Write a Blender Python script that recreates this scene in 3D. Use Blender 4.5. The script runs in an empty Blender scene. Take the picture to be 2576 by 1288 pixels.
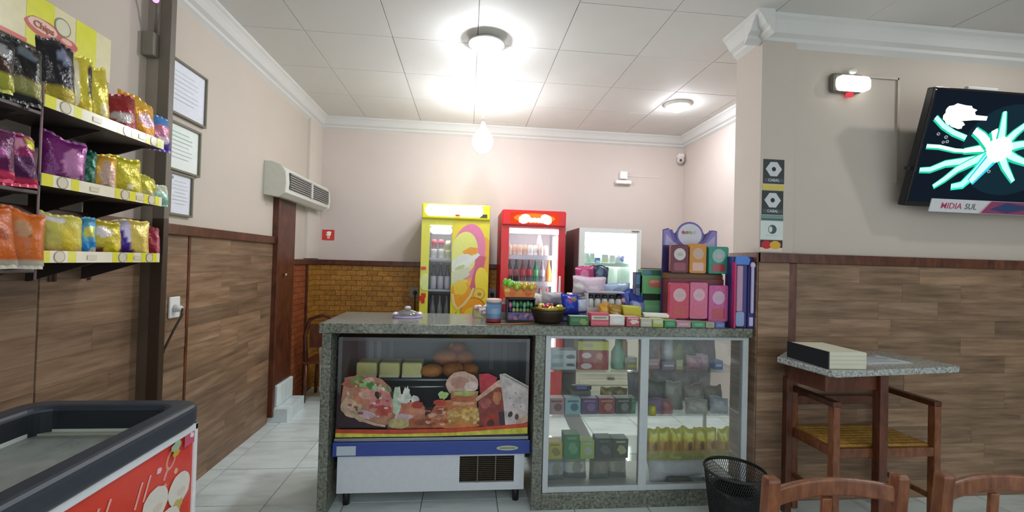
import bpy, bmesh, math, random
from mathutils import Matrix, Vector
R = random.Random(7)
S = bpy.context.scene
COL = S.collection
PI = math.pi

# ---------------------------------------------------------------- camera, world, exposure
F_PX, YAW, PITCH, ROLL = 1109.0, 0.1009, 0.0135, 0.0277
cam = bpy.data.cameras.new('camera'); cam.sensor_width = 36.0; cam.lens = 36.0 * F_PX / 2576.0
cam.clip_start = 0.02; cam.clip_end = 60
co = bpy.data.objects.new('camera', cam); COL.objects.link(co); S.camera = co
fw = Vector((math.sin(YAW) * math.cos(PITCH), math.cos(YAW) * math.cos(PITCH), math.sin(PITCH)))
rt = fw.cross(Vector((0, 0, 1))).normalized(); up = rt.cross(fw)
r2 = rt * math.cos(ROLL) + up * math.sin(ROLL); u2 = up * math.cos(ROLL) - rt * math.sin(ROLL)
co.matrix_world = Matrix(((r2.x, u2.x, -fw.x, 0), (r2.y, u2.y, -fw.y, 0), (r2.z, u2.z, -fw.z, 1.43), (0, 0, 0, 1)))

W = bpy.data.worlds.new('world'); S.world = W; W.use_nodes = True
bgn = W.node_tree.nodes['Background']; bgn.inputs[0].default_value = (0.86, 0.95, 1.0, 1); bgn.inputs[1].default_value = 1.0
S.view_settings.view_transform = 'Standard'; S.view_settings.look = 'None'
S.view_settings.gamma = 1.0; S.view_settings.use_curve_mapping = False
S.view_settings.exposure = 0.48
try:
    S.cycles.max_bounces = 8; S.cycles.transparent_max_bounces = 16
    S.cycles.sample_clamp_indirect = 6.0; S.cycles.caustics_reflective = False; S.cycles.caustics_refractive = False
except Exception: pass

# ---------------------------------------------------------------- colour and materials
def C(h, a=1.0):
    if not isinstance(h, str): return h
    h = h.lstrip('#'); o = []
    for i in (0, 2, 4):
        c = int(h[i:i + 2], 16) / 255.0
        o.append(c / 12.92 if c <= 0.04045 else ((c + 0.055) / 1.055) ** 2.4)
    return (o[0], o[1], o[2], a)

MATS = {}
class NT:
    def __init__(s, name):
        s.m = bpy.data.materials.new(name); s.m.use_nodes = True; s.t = s.m.node_tree; s.n = s.t.nodes
        s.p = s.n.get('Principled BSDF'); s.out = s.n.get('Material Output')
    def new(s, typ, **kw):
        nd = s.n.new(typ)
        for k, v in kw.items():
            if k in nd.inputs.keys(): nd.inputs[k].default_value = v
            else: setattr(nd, k, v)
        return nd
    def link(s, a, b): s.t.links.new(a, b)
    def noise(s, scale, detail=3, rough=0.55, vec=None):
        nd = s.new('ShaderNodeTexNoise'); nd.inputs['Scale'].default_value = scale
        nd.inputs['Detail'].default_value = detail; nd.inputs['Roughness'].default_value = rough
        if vec is not None: s.link(vec, nd.inputs['Vector'])
        return nd
    def ramp(s, fac, stops):
        nd = s.new('ShaderNodeValToRGB'); e = nd.color_ramp.elements
        while len(e) < len(stops): e.new(0.5)
        for i, (p, c) in enumerate(stops): e[i].position = p; e[i].color = C(c)
        s.link(fac, nd.inputs[0]); return nd
    def mix(s, fac, a, b, mode='MIX'):
        nd = s.new('ShaderNodeMix', data_type='RGBA', blend_type=mode)
        for v, i in ((fac, 0), (a, 6), (b, 7)):
            if hasattr(v, 'links'): s.link(v, nd.inputs[i])
            else: nd.inputs[i].default_value = v if i == 0 else C(v)
        return nd.outputs[2]
    def coords(s, scale=(1, 1, 1), kind='Object', rnd=False):
        tc = s.new('ShaderNodeTexCoord'); mp = s.new('ShaderNodeMapping'); mp.inputs['Scale'].default_value = scale
        s.link(tc.outputs[kind], mp.inputs['Vector'])
        if rnd:
            oi = s.new('ShaderNodeObjectInfo'); mm = s.new('ShaderNodeMath', operation='MULTIPLY'); mm.inputs[1].default_value = 37.0
            s.link(oi.outputs['Random'], mm.inputs[0]); cb = s.new('ShaderNodeCombineXYZ')
            for k in range(3): s.link(mm.outputs[0], cb.inputs[k])
            s.link(cb.outputs[0], mp.inputs['Location'])
        return mp.outputs[0]
    def bump(s, h, strength=0.2, dist=0.01):
        b = s.new('ShaderNodeBump'); b.inputs['Strength'].default_value = strength; b.inputs['Distance'].default_value = dist
        s.link(h, b.inputs['Height']); s.link(b.outputs[0], s.p.inputs['Normal'])
    def attr(s):
        nd = s.new('ShaderNodeAttribute'); nd.attribute_name = 'Col'; return nd.outputs['Color']
    def random(s): return s.new('ShaderNodeObjectInfo').outputs['Random']

def plain(name, rough, metal=0.0, var=0.06, vscale=30, bump=0, bscale=80, coat=0, spec=0.5):
    t = NT(name); a = t.attr(); n = t.noise(vscale, 2, vec=t.coords())
    rp = t.ramp(n.outputs[0], [(0.3, (1 - var, 1 - var, 1 - var, 1)), (0.7, (1 + 0, 1 + 0, 1 + 0, 1))])
    t.link(t.mix(1.0, a, rp.outputs[0], 'MULTIPLY'), t.p.inputs['Base Color'])
    t.p.inputs['Roughness'].default_value = rough; t.p.inputs['Metallic'].default_value = metal
    t.p.inputs['Specular IOR Level'].default_value = spec
    if coat: t.p.inputs['Coat Weight'].default_value = coat; t.p.inputs['Coat Roughness'].default_value = 0.08
    if bump: t.bump(t.noise(bscale, 4, vec=t.coords()).outputs[0], bump, 0.01)
    MATS[name] = t.m; return t
plain('matte', 0.7); plain('satin', 0.42); plain('gloss', 0.18); plain('metal', 0.32, 1.0); plain('paper', 0.8, var=0.04)
plain('foil', 0.22, 0.25, 0.1, 60, 0.55, 34); plain('plastic_bag', 0.3, 0.0, 0.1, 50, 0.5, 40)
plain('wallpaint', 0.75, 0, 0.035, 3.0, 0.05, 220); plain('gold', 0.2, 0.9, 0.25, 60, 0.5, 60)
plain('food', 0.6, 0, 0.25, 40, 0.5, 60); plain('photo_print', 0.35, 0, 0.42, 26)

def emit(name, k):
    t = NT(name); a = t.attr(); e = t.new('ShaderNodeEmission'); e.inputs['Strength'].default_value = k
    n = t.noise(8, 1, vec=t.coords()); rp = t.ramp(n.outputs[0], [(0.2, (0.93,) * 3 + (1,)), (0.8, (1, 1, 1, 1))])
    t.link(t.mix(1.0, a, rp.outputs[0], 'MULTIPLY'), e.inputs['Color']); t.link(e.outputs[0], t.out.inputs[0]); MATS[name] = t.m
emit('bulb_glow', 60.0); emit('round_glow', 215.0); emit('down_glow', 105.0); emit('dine_glow', 235.0); emit('fill_glow', 540.0)
emit('screen', 1.3); emit('lightbox', 2.6); emit('tube', 11.0); emit('tube_bright', 30.0); emit('led', 3.0); emit('lightbox_soft', 0.9)

def glassmat(name, tint, gl=0.06, haze=0.0):
    t = NT(name); tr = t.new('ShaderNodeBsdfTransparent'); tr.inputs[0].default_value = C(tint)
    gs = t.new('ShaderNodeBsdfGlossy'); gs.inputs['Roughness'].default_value = 0.05
    lw = t.new('ShaderNodeLayerWeight'); lw.inputs[0].default_value = 0.25
    mp = t.new('ShaderNodeMath', operation='MULTIPLY_ADD'); mp.inputs[1].default_value = 0.5; mp.inputs[2].default_value = gl
    t.link(lw.outputs['Fresnel'], mp.inputs[0])
    mx = t.new('ShaderNodeMixShader'); t.link(mp.outputs[0], mx.inputs[0]); t.link(tr.outputs[0], mx.inputs[1]); t.link(gs.outputs[0], mx.inputs[2])
    o = mx
    if haze:
        df = t.new('ShaderNodeBsdfDiffuse'); n = t.noise(14, 4, vec=t.coords())
        rp = t.ramp(n.outputs[0], [(0.3, '#b9c2bd'), (0.7, '#d6dad6')]); t.link(rp.outputs[0], df.inputs[0])
        o = t.new('ShaderNodeMixShader'); o.inputs[0].default_value = haze; t.link(mx.outputs[0], o.inputs[1]); t.link(df.outputs[0], o.inputs[2])
    t.link(o.outputs[0], t.out.inputs[0]); MATS[name] = t.m
glassmat('glass', '#fbfdfc', 0.015); glassmat('glass_dusty', '#f8fbf9', 0.02, 0.06); glassmat('glass_freezer', '#eef3f0', 0.04, 0.34)
glassmat('clear_plastic', '#f0f0f4', 0.10, 0.12)

def woodlike(name, dark, mid, light, rough, stretch, randtone=0.3, rnd=True, spec=0.4, bump=0.06):
    t = NT(name); v = t.coords(stretch, rnd=rnd); n1 = t.noise(3.0, 6, 0.62, v); n2 = t.noise(1.2, 2, 0.5, t.coords((2, 2, 2), rnd=rnd))
    rp = t.ramp(n1.outputs[0], [(0.28, dark), (0.5, mid), (0.74, light)])
    rp2 = t.ramp(n2.outputs[0], [(0.3, (0.8, 0.8, 0.8, 1)), (0.7, (1.1, 1.1, 1.1, 1))])
    c = t.mix(1.0, rp.outputs[0], rp2.outputs[0], 'MULTIPLY')
    rr = t.ramp(t.random(), [(0.0, (1 - randtone,) * 3 + (1,)), (1.0, (1 + randtone * 0.5, 1 + randtone * 0.48, 1 + randtone * 0.42, 1))])
    t.link(t.mix(1.0, c, rr.outputs[0], 'MULTIPLY'), t.p.inputs['Base Color'])
    t.p.inputs['Roughness'].default_value = rough; t.p.inputs['Specular IOR Level'].default_value = spec
    t.bump(n1.outputs[0], bump, 0.004); MATS[name] = t.m
woodlike('wood_tile', '#6a5440', '#8c7058', '#aa8e75', 0.45, (0.9, 10.0, 1.0), 0.24)
woodlike('dark_wood', '#3a1d10', '#5c3120', '#74422c', 0.32, (9, 9, 3), 0.1, spec=0.5)
woodlike('chair_wood', '#5a301c', '#7c4a2e', '#96603e', 0.30, (14, 14, 4), 0.12, spec=0.5)
woodlike('straw', '#8c6224', '#b98c3c', '#d2aa58', 0.6, (40, 4, 4), 0.1, bump=0.3)
woodlike('brick_yellow', '#8a5a22', '#b07c34', '#c2924a', 0.45, (14, 14, 14), 0.22)
woodlike('brick_red', '#7a3a22', '#96502f', '#a8623e', 0.5, (14, 14, 14), 0.15)

def granite():
    t = NT('granite'); v = t.coords(); n1 = t.noise(60, 5, 0.65, v); n2 = t.noise(150, 3, 0.6, v); n3 = t.noise(9, 3, 0.5, v)
    a = t.ramp(n1.outputs[0], [(0.34, '#4c4f47'), (0.47, '#7c8075'), (0.58, '#94988c'), (0.72, '#b8bbb0')])
    b = t.ramp(n2.outputs[0], [(0.38, '#2a2c28'), (0.5, '#8c8f84')])
    c = t.mix(0.35, a.outputs[0], b.outputs[0], 'MULTIPLY')
    d = t.ramp(n3.outputs[0], [(0.3, (0.8, 0.8, 0.8, 1)), (0.7, (1.1, 1.12, 1.08, 1))])
    t.link(t.mix(1.0, c, d.outputs[0], 'MULTIPLY'), t.p.inputs['Base Color']); t.p.inputs['Roughness'].default_value = 0.16; MATS['granite'] = t.m
granite()
def granite_light():
    t = NT('granite_light'); v = t.coords(); n1 = t.noise(90, 5, 0.7, v)
    a = t.ramp(n1.outputs[0], [(0.34, '#5c605c'), (0.5, '#a4aaa6'), (0.66, '#c8cecb')])
    t.link(a.outputs[0], t.p.inputs['Base Color']); t.p.inputs['Roughness'].default_value = 0.2; MATS['granite_light'] = t.m
granite_light()
def floortile():
    t = NT('floor_tile'); v = t.coords((1.2, 4.0, 1.0), rnd=True); n = t.noise(2.4, 5, 0.6, v); n2 = t.noise(0.9, 2, 0.5, t.coords((2, 2, 2), rnd=True))
    a = t.ramp(n.outputs[0], [(0.3, '#ced9db'), (0.5, '#e6f3f3'), (0.7, '#f0fbfa')])
    b = t.ramp(n2.outputs[0], [(0.3, (0.90, 0.92, 0.92, 1)), (0.7, (1.0, 1.0, 1.0, 1))])
    t.link(t.mix(1.0, a.outputs[0], b.outputs[0], 'MULTIPLY'), t.p.inputs['Base Color']); t.p.inputs['Roughness'].default_value = 0.22; MATS['floor_tile'] = t.m
floortile()
def meshbin():
    t = NT('wire_mesh'); v = t.coords((1, 1, 1)); n = t.noise(5, 2, vec=v)
    rp = t.ramp(n.outputs[0], [(0.3, '#141817'), (0.7, '#262b2a')]); t.link(rp.outputs[0], t.p.inputs['Base Color']); t.p.inputs['Roughness'].default_value = 0.45; MATS['wire_mesh'] = t.m
meshbin()

# ---------------------------------------------------------------- mesh builder
def ell(cx, cy, rx, ry=None, rot=0, n=20, a0=0, a1=2 * PI):
    ry = rx if ry is None else ry; o = []
    full = abs(a1 - a0 - 2 * PI) < 1e-6
    for i in range(n if full else n + 1):
        t = a0 + (a1 - a0) * i / n; x, y = rx * math.cos(t), ry * math.sin(t)
        o.append((cx + x * math.cos(rot) - y * math.sin(rot), cy + x * math.sin(rot) + y * math.cos(rot)))
    return o
def rct(x0, y0, x1, y1): return [(x0, y0), (x1, y0), (x1, y1), (x0, y1)]
def rrect(x0, y0, x1, y1, r, n=4):
    o = []
    for cx, cy, a in ((x1 - r, y0 + r, -PI / 2), (x1 - r, y1 - r, 0), (x0 + r, y1 - r, PI / 2), (x0 + r, y0 + r, PI)):
        o += [(cx + r * math.cos(a + PI / 2 * i / n), cy + r * math.sin(a + PI / 2 * i / n)) for i in range(n + 1)]
    return o
def blob(cx, cy, rx, ry, seed=0, n=18, j=0.18, rot=0):
    q = random.Random(seed); o = []
    for i in range(n):
        t = 2 * PI * i / n; k = 1 + q.uniform(-j, j); x, y = rx * k * math.cos(t), ry * k * math.sin(t)
        o.append((cx + x * math.cos(rot) - y * math.sin(rot), cy + x * math.sin(rot) + y * math.cos(rot)))
    return o
def stroke(pts, w0, w1=None):
    w1 = w0 if w1 is None else w1; L = []; Rr = []; n = len(pts)
    for i, (x, y) in enumerate(pts):
        a = pts[max(i - 1, 0)]; b = pts[min(i + 1, n - 1)]; dx, dy = b[0] - a[0], b[1] - a[1]; l = math.hypot(dx, dy) or 1
        w = (w0 + (w1 - w0) * i / (n - 1)) / 2; L.append((x - dy / l * w, y + dx / l * w)); Rr.append((x + dy / l * w, y - dx / l * w))
    return L + Rr[::-1]
def frame(o, u, v):
    u = Vector(u).normalized(); v = Vector(v).normalized(); n = u.cross(v); o = Vector(o)
    return Matrix(((u.x, v.x, n.x, o.x), (u.y, v.y, n.y, o.y), (u.z, v.z, n.z, o.z), (0, 0, 0, 1)))
FRONT = lambda x=0, y=0, z=0: frame((x, y, z), (1, 0, 0), (0, 0, 1))        # a plane that faces -Y: u = +X, v = +Z
SIDE = lambda x=0, y=0, z=0: frame((x, y, z), (0, 1, 0), (0, 0, 1))         # a plane that faces +X: u = +Y, v = +Z

class MB:
    def __init__(s): s.v = []; s.f = []; s.c = []; s.sm = []; s.layer = 0; s.vc = {}
    def add(s, vs, fs, col, smooth=False, M=None):
        b = len(s.v)
        for p in vs:
            p = Vector(p); s.v.append((M @ p) if M is not None else p)
        single = isinstance(col, str) or isinstance(col, tuple)
        for i, f in enumerate(fs):
            s.f.append([b + k for k in f]); s.c.append(C(col) if single else C(col[i])); s.sm.append(smooth)
        return s
    def box(s, x0, x1, y0, y1, z0, z1, col, M=None, cols=None):
        v = [(x, y, z) for z in (z0, z1) for y in (y0, y1) for x in (x0, x1)]
        f = [(0, 2, 3, 1), (4, 5, 7, 6), (0, 1, 5, 4), (2, 6, 7, 3), (0, 4, 6, 2), (1, 3, 7, 5)]  # bottom top front back left right
        return s.add(v, f, cols or col, False, M)
    def prism(s, poly, z0, z1, col, M=None, smooth=False):
        n = len(poly); v = [(x, y, z0) for x, y in poly] + [(x, y, z1) for x, y in poly]
        s.add(v, [tuple(range(n))[::-1], tuple(range(n, 2 * n))], col, False, M)
        b = len(s.v) - 2 * n
        for i in range(n):
            j = (i + 1) % n; s.f.append([b + i, b + j, b + n + j, b + n + i]); s.c.append(C(col)); s.sm.append(smooth)
        return s
    def flat(s, poly, col, M=None, step=0.0002):
        s.layer += 1; z = s.layer * step; n = len(poly)
        return s.add([(x, y, z) for x, y in poly], [tuple(range(n))], col, False, M)
    def lathe(s, prof, col, n=20, M=None, cap=True, smooth=True, cols=None):
        v = []; f = []; cc = []
        for r, z in prof: v += [(r * math.cos(2 * PI * k / n), r * math.sin(2 * PI * k / n), z) for k in range(n)]
        for i in range(len(prof) - 1):
            for k in range(n):
                j = (k + 1) % n; f.append((i * n + k, i * n + j, (i + 1) * n + j, (i + 1) * n + k)); cc.append(cols[i] if cols else col)
        s.add(v, f, cc, smooth, M)
        b = len(s.v) - len(v)
        if cap:
            for i, rev in ((0, True), (len(prof) - 1, False)):
                if prof[i][0] > 1e-5:
                    r = [b + i * n + k for k in range(n)]; s.f.append(r[::-1] if rev else r); s.c.append(C(cc[0] if i == 0 else cc[-1])); s.sm.append(False)
        return s
    def tube(s, pts, r, col, n=8, M=None, r1=None):
        pts = [Vector(p) for p in pts]; m = len(pts); v = []; f = []
        t0 = (pts[1] - pts[0]).normalized(); a = t0.orthogonal().normalized()
        for i, p in enumerate(pts):
            t = (pts[min(i + 1, m - 1)] - pts[max(i - 1, 0)]).normalized(); a = (a - t * a.dot(t)).normalized(); b = t.cross(a)
            q = r if r1 is None else r + (r1 - r) * i / (m - 1)
            v += [p + (a * math.cos(2 * PI * k / n) + b * math.sin(2 * PI * k / n)) * q for k in range(n)]
        for i in range(m - 1):
            for k in range(n):
                j = (k + 1) % n; f.append((i * n + k, i * n + j, (i + 1) * n + j, (i + 1) * n + k))
        s.add(v, f, col, True, M); b0 = len(s.v) - len(v)
        s.f.append([b0 + k for k in range(n)][::-1]); s.c.append(C(col)); s.sm.append(False)
        s.f.append([b0 + (m - 1) * n + k for k in range(n)]); s.c.append(C(col)); s.sm.append(False)
        return s
    def ball(s, c, rx, ry, rz, col, n=14, m=8, M=None, j=0, seed=0):
        q = random.Random(seed); v = []; f = []
        for i in range(m + 1):
            th = PI * i / m
            for k in range(n):
                ph = 2 * PI * k / n; w = 1 + q.uniform(-j, j)
                v.append((c[0] + rx * w * math.sin(th) * math.cos(ph), c[1] + ry * w * math.sin(th) * math.sin(ph), c[2] + rz * w * math.cos(th)))
        for i in range(m):
            for k in range(n):
                l = (k + 1) % n; f.append((i * n + k, (i + 1) * n + k, (i + 1) * n + l, i * n + l))
        return s.add(v, f, col, True, M)
    def mesh(s, name, mat):
        me = bpy.data.meshes.new(name); me.from_pydata([tuple(p) for p in s.v], [], s.f)
        me.polygons.foreach_set('use_smooth', s.sm)
        at = me.color_attributes.new('Col', 'FLOAT_COLOR', 'CORNER'); arr = []
        for f, c in zip(s.f, s.c):
            if s.vc:
                for k in f: arr += list(s.vc.get(k, c))
            else: arr += list(c) * len(f)
        at.data.foreach_set('color', arr); me.materials.append(MATS[mat]); me.update()
        return me
    def build(s, name, mat, parent=None, loc=None, rot=None, bevel=0, segs=2):
        o = bpy.data.objects.new(name, s.mesh(name, mat)); COL.objects.link(o)
        if parent is not None: o.parent = parent
        if loc is not None: o.location = loc
        if rot is not None: o.rotation_euler = rot
        if bevel:
            b = o.modifiers.new('bevel', 'BEVEL'); b.width = bevel; b.segments = segs; b.limit_method = 'ANGLE'; b.angle_limit = 0.6
        return o
def inst(name, me, parent=None, loc=None, rot=None, scale=None):
    o = bpy.data.objects.new(name, me); COL.objects.link(o)
    if parent is not None: o.parent = parent
    if loc is not None: o.location = loc
    if rot is not None: o.rotation_euler = rot
    if scale is not None: o.scale = scale
    return o
def tag(o, label, cat, group=None):
    o['label'] = label; o['category'] = cat
    if group: o['group'] = group
    return o
def thing(name, label, cat, loc=(0, 0, 0), rz=0, group=None):
    o = bpy.data.objects.new(name, None); COL.objects.link(o); o.empty_display_size = 0.05
    o.location = loc; o.rotation_euler = (0, 0, rz); return tag(o, label, cat, group)
def struct(o): o['kind'] = 'structure'; return o
def stuff(o): o['kind'] = 'stuff'; return o
def clone(src, loc, rz=None, label=None):
    r = src.copy(); COL.objects.link(r); r.location = loc
    if rz is not None: r.rotation_euler = (0, 0, rz)
    if label: r['label'] = label
    for ch in src.children:
        c = ch.copy(); COL.objects.link(c); c.parent = r
        for g in ch.children:
            d = g.copy(); COL.objects.link(d); d.parent = c
    return r
def lettering(txt, size, col, mat, parent, M, name='lettering', squash=1.0, bold=0.0):
    cu = bpy.data.curves.new('t', 'FONT'); cu.body = txt; cu.size = size; cu.align_x = 'CENTER'; cu.align_y = 'CENTER'; cu.extrude = 0.0003; cu.offset = bold
    cu.resolution_u = 2
    tmp = bpy.data.objects.new('t', cu); me = bpy.data.meshes.new_from_object(tmp)
    bpy.data.objects.remove(tmp); bpy.data.curves.remove(cu); me.name = name
    for v in me.vertices: v.co = M @ Vector((v.co.x * squash, v.co.y, v.co.z + 0.0012))
    at = me.color_attributes.new('Col', 'FLOAT_COLOR', 'CORNER'); at.data.foreach_set('color', list(C(col)) * len(me.loops))
    me.materials.clear(); me.materials.append(MATS[mat])
    o = bpy.data.objects.new(name, me); COL.objects.link(o); o.parent = parent; return o

# ================================================================ SETTING
XL, YB, XR, ZC = -1.66, 5.05, 2.55, 2.97
PAINT, PAINT_T = '#c9beb1', '#c4b9ad'
# floor: grout bed + individual tiles
fl = struct(MB().box(XL, 5.0, -1.2, YB, -0.06, -0.004, '#8d9292').build('floor', 'matte'))
TW = 0.443
tile_me = {}
def tile_mesh(w, d):
    k = (round(w, 3), round(d, 3))
    if k not in tile_me:
        tile_me[k] = MB().box(0, w, 0, d, -0.01, 0, '#ffffff').mesh('tile', 'floor_tile')
    return tile_me[k]
xs = [XL] + [-1.555 + TW * i for i in range(15)]
ys = [2.67 - 0.449 * 4 + 0.449 * i for i in range(10)] + [YB]
for i in range(len(xs) - 1):
    for j in range(len(ys) - 1):
        if xs[i] > 2.6 and ys[j] > 2.56: continue
        inst('tile', tile_mesh(xs[i + 1] - xs[i] - 0.006, ys[j + 1] - ys[j] - 0.006), fl, (xs[i] + 0.003, ys[j] + 0.003, R.uniform(0, 0.0006)))
# ceiling: bed + square panels
ce = struct(MB().box(XL - 0.1, 5.0, -1.2, YB + 0.1, ZC + 0.012, ZC + 0.08, '#c4c2bc').build('ceiling', 'matte'))
PW = 0.588
pan = MB().box(0, PW - 0.005, 0, PW - 0.005, 0, 0.012, '#dcdad5').mesh('panel', 'wallpaint')
for i in range(-1, 10):
    for j in range(-1, 7):
        x, y = -1.15 + PW * i, 1.94 + PW * (j - 1)
        if x > 4.2 or (x > 2.5 and y > 2.5): continue
        inst('panel', pan, ce, (x + 0.004, y + 0.004, ZC + R.uniform(-0.0015, 0.0015)))
# walls
def wall(name, x0, x1, y0, y1, z0, z1, col=PAINT): return struct(MB().box(x0, x1, y0, y1, z0, z1, col).build(name, 'wallpaint'))
wl = wall('wall_left', XL - 0.12, XL, -1.2, YB, 0, ZC + 0.05)
wb = wall('wall_back', XL - 0.12, XR + 0.1, YB, YB + 0.12, 0, ZC + 0.05, '#d1c4bc')
wr = wall('wall_right', XR, XR + 0.12, 2.79, YB, 0, ZC + 0.05, '#d1c4bc')
wf = wall('wall_front', 1.77, 5.0, 2.56, 2.79, 0, ZC + 0.05, PAINT_T)
pier = MB().box(1.77, 1.995, 2.53, 2.56, 0, ZC + 0.05, PAINT_T).build('pier', 'wallpaint', wf)
we = wall('wall_dining', 5.0, 5.12, -1.2, 2.79, 0, ZC + 0.05, PAINT_T)
# wooden tile planks below the rails
plank_me = {}
def planks(parent, M, length, height, rows, seed, mat='wood_tile', lo=0.42, hi=0.75, name='plank', th=0.008):
    q = random.Random(seed); h = height / rows
    for r in range(rows):
        u = 0.0
        first = True
        while u < length - 1e-4:
            w = q.choice((lo, (lo + hi) / 2, hi)) * (0.6 if first and q.random() < 0.5 else 1); first = False
            if u + w > length - lo * 0.4: w = length - u
            k = (round(w, 3), round(h, 3), mat)
            if k not in plank_me: plank_me[k] = MB().box(0.0004, w - 0.0004, 0.0004, h - 0.0004, 0, th, '#ffffff').mesh(name, mat)
            o = inst(name, plank_me[k], parent); o.matrix_local = M @ Matrix.Translation((u, r * h, q.uniform(-0.001, 0.0006)))
            u += w
LEFTM = lambda y, z=0: frame((XL, y, z), (0, 1, 0), (0, 0, 1))
for y0, y1, sd in ((0.2, 1.885, 1), (1.895, 2.42, 2), (2.46, 2.80, 3), (2.825, 3.95, 4)): planks(wl, LEFTM(y0), y1 - y0, 1.53, 14, sd)
planks(wf, frame((2.02, 2.56, 0), (1, 0, 0), (0, 0, 1)), 2.6, 1.47, 13, 5)
planks(wf, frame((1.77, 2.53, 0), (1, 0, 0), (0, 0, 1)), 0.20, 1.47, 13, 6)
planks(wf, frame((1.77, 2.78, 0), (0, -1, 0), (0, 0, 1)), 0.25, 1.47, 13, 16)
tn = [0]
def trim(mb, mat, bevel=0.004, name=None):
    tn[0] += 1; return struct(mb.build(name or 'trim_%d' % tn[0], mat, bevel=bevel))
# dark joint strips and corner trims
trim(MB().box(XL, XL + 0.012, 2.802, 2.823, 0, 1.53, '#3c2616'), 'dark_wood', 0.002)
trim(MB().box(1.97, 2.02, 2.522, 2.575, 0, 1.47, '#3c2616'), 'dark_wood', 0.003)
# rails
trim(MB().box(XL, XL + 0.03, -0.2, 2.42, 1.53, 1.59, '#5c3120').box(XL, XL + 0.03, 2.46, 3.95, 1.53, 1.59, '#5c3120'), 'dark_wood')
trim(MB().box(XL, XL + 0.03, 4.36, YB, 1.345, 1.40, '#5c3120'), 'dark_wood')
trim(MB().box(XL, XR, YB - 0.03, YB, 1.345, 1.40, '#5c3120'), 'dark_wood')
trim(MB().box(1.75, 2.02, 2.505, 2.53, 1.47, 1.53, '#5c3120').box(2.02, 5.0, 2.53, 2.56, 1.47, 1.53, '#5c3120').box(1.745, 1.77, 2.505, 2.80, 1.47, 1.53, '#5c3120'), 'dark_wood')
# roller shutter guide fin on the left wall
fin = struct(MB().box(XL, XL + 0.06, 2.42, 2.455, 1.55, ZC, '#948a7c').build('trim_20', 'satin'))
MB().box(XL, XL + 0.06, 2.42, 2.455, 0, 1.55, '#54463a').build('lower_guide', 'satin', fin)
MB().box(XL + 0.06, XL + 0.115, 2.415, 2.455, 1.60, ZC, '#6e665a').build('guide_rail', 'satin', fin, bevel=0.003)
MB().box(XL + 0.06, XL + 0.115, 2.415, 2.455, 0, 1.60, '#3a2a1e').build('guide_rail', 'satin', fin, bevel=0.003)
# crown mouldings
CR = [(0, 0), (0.105, 0), (0.105, -0.018), (0.09, -0.03), (0.075, -0.05), (0.055, -0.085), (0.03, -0.10), (0.028, -0.118), (0.012, -0.13), (0, -0.14)]
def crown(o, along, out, length, k=1.0):
    M = frame(o, out, (0, 0, 1)); n = M.to_3x3().col[2]
    if n.dot(Vector(along)) < 0: a, b = -length, 0
    else: a, b = 0, length
    trim(MB().prism([(x * k, y * k) for x, y in CR], a, b, '#d4d3cf', M, smooth=False), 'wallpaint', 0)
crown((XL, -1.2, ZC), (0, 1, 0), (1, 0, 0), YB + 1.2)
crown((XL, YB, ZC), (1, 0, 0), (0, -1, 0), XR - XL, 0.9)
crown((XR, 2.79, ZC), (0, 1, 0), (-1, 0, 0), YB - 2.79, 0.9)
crown((1.77, 2.42, ZC), (0, 1, 0), (-1, 0, 0), 0.37)
crown((1.67, 2.56, ZC), (1, 0, 0), (0, -1, 0), 3.33, 1.1)
# brown door at the end of the left wall, step below it
dr = struct(MB().box(XL, XL + 0.035, 3.955, 4.355, 0.06, 2.05, '#6a3820').build('door_1', 'dark_wood', bevel=0.003))
MB().box(XL, XL + 0.05, 3.945, 3.985, 0.05, 2.06, '#5c3120').build('door_frame', 'dark_wood', dr, bevel=0.003)
MB().ball((XL + 0.055, 4.11, 1.26), 0.016, 0.016, 0.016, '#b9a58c').build('door_knob', 'metal', dr)
stp = struct(MB().box(XL, XL + 0.165, 3.97, 4.36, 0, 0.115, '#c9cccb').build('trim_21', 'floor_tile', bevel=0.003))
MB().box(XL, XL + 0.06, 4.02, 4.36, 0.115, 0.30, '#d8dad8').build('step_block', 'floor_tile', stp, bevel=0.01)
# pipe box in the corner
struct(MB().box(XL, XL + 0.03, 4.68, YB, 1.41, 2.86, '#d2c8bd').build('trim_22', 'wallpaint'))
# brick facing: red strip and yellow field
def bricks(parent, M, length, height, bw, bh, mat, seed, cap=None):
    q = random.Random(seed); rows = int(height / bh); n = 0; rest = MB()
    for r in range(rows):
        u = -bw / 2 if r % 2 else 0.0
        while u < length - 1e-4:
            a, b = max(u, 0), min(u + bw, length); u += bw
            if b - a < 0.012: continue
            k = (round(b - a, 3), bh, mat)
            if k not in plank_me: plank_me[k] = MB().box(0.002, b - a - 0.002, 0.002, bh - 0.002, 0, 0.008, '#ffffff').mesh('brick', mat)
            Mx = M @ Matrix.Translation((a, r * bh, q.uniform(-0.0015, 0.001)))
            if cap is not None and n >= cap: rest.box(0.002, b - a - 0.002, 0.002, bh - 0.002, 0, 0.008, '#ffffff', Mx)
            else:
                o = inst('brick', plank_me[k], parent); o.matrix_local = Mx
            n += 1
    if rest.f: stuff(rest.build('brick_field', mat, parent))
MB().box(XL, XL + 0.004, 4.36, YB, 0, 1.345, '#4a2c14').build('mortar_bed', 'matte', wl)
MB().box(XL, XR, YB - 0.004, YB, 0, 1.345, '#5e3c18').build('mortar_bed', 'matte', wb)
bricks(wl, frame((XL + 0.004, 4.365, 0), (0, 1, 0), (0, 0, 1)), 0.36, 1.345, 0.18, 0.056, 'brick_red', 1)
bricks(wl, frame((XL + 0.004, 4.765, 0), (0, 1, 0), (0, 0, 1)), 0.28, 1.345, 0.112, 0.056, 'brick_yellow', 2)
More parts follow.
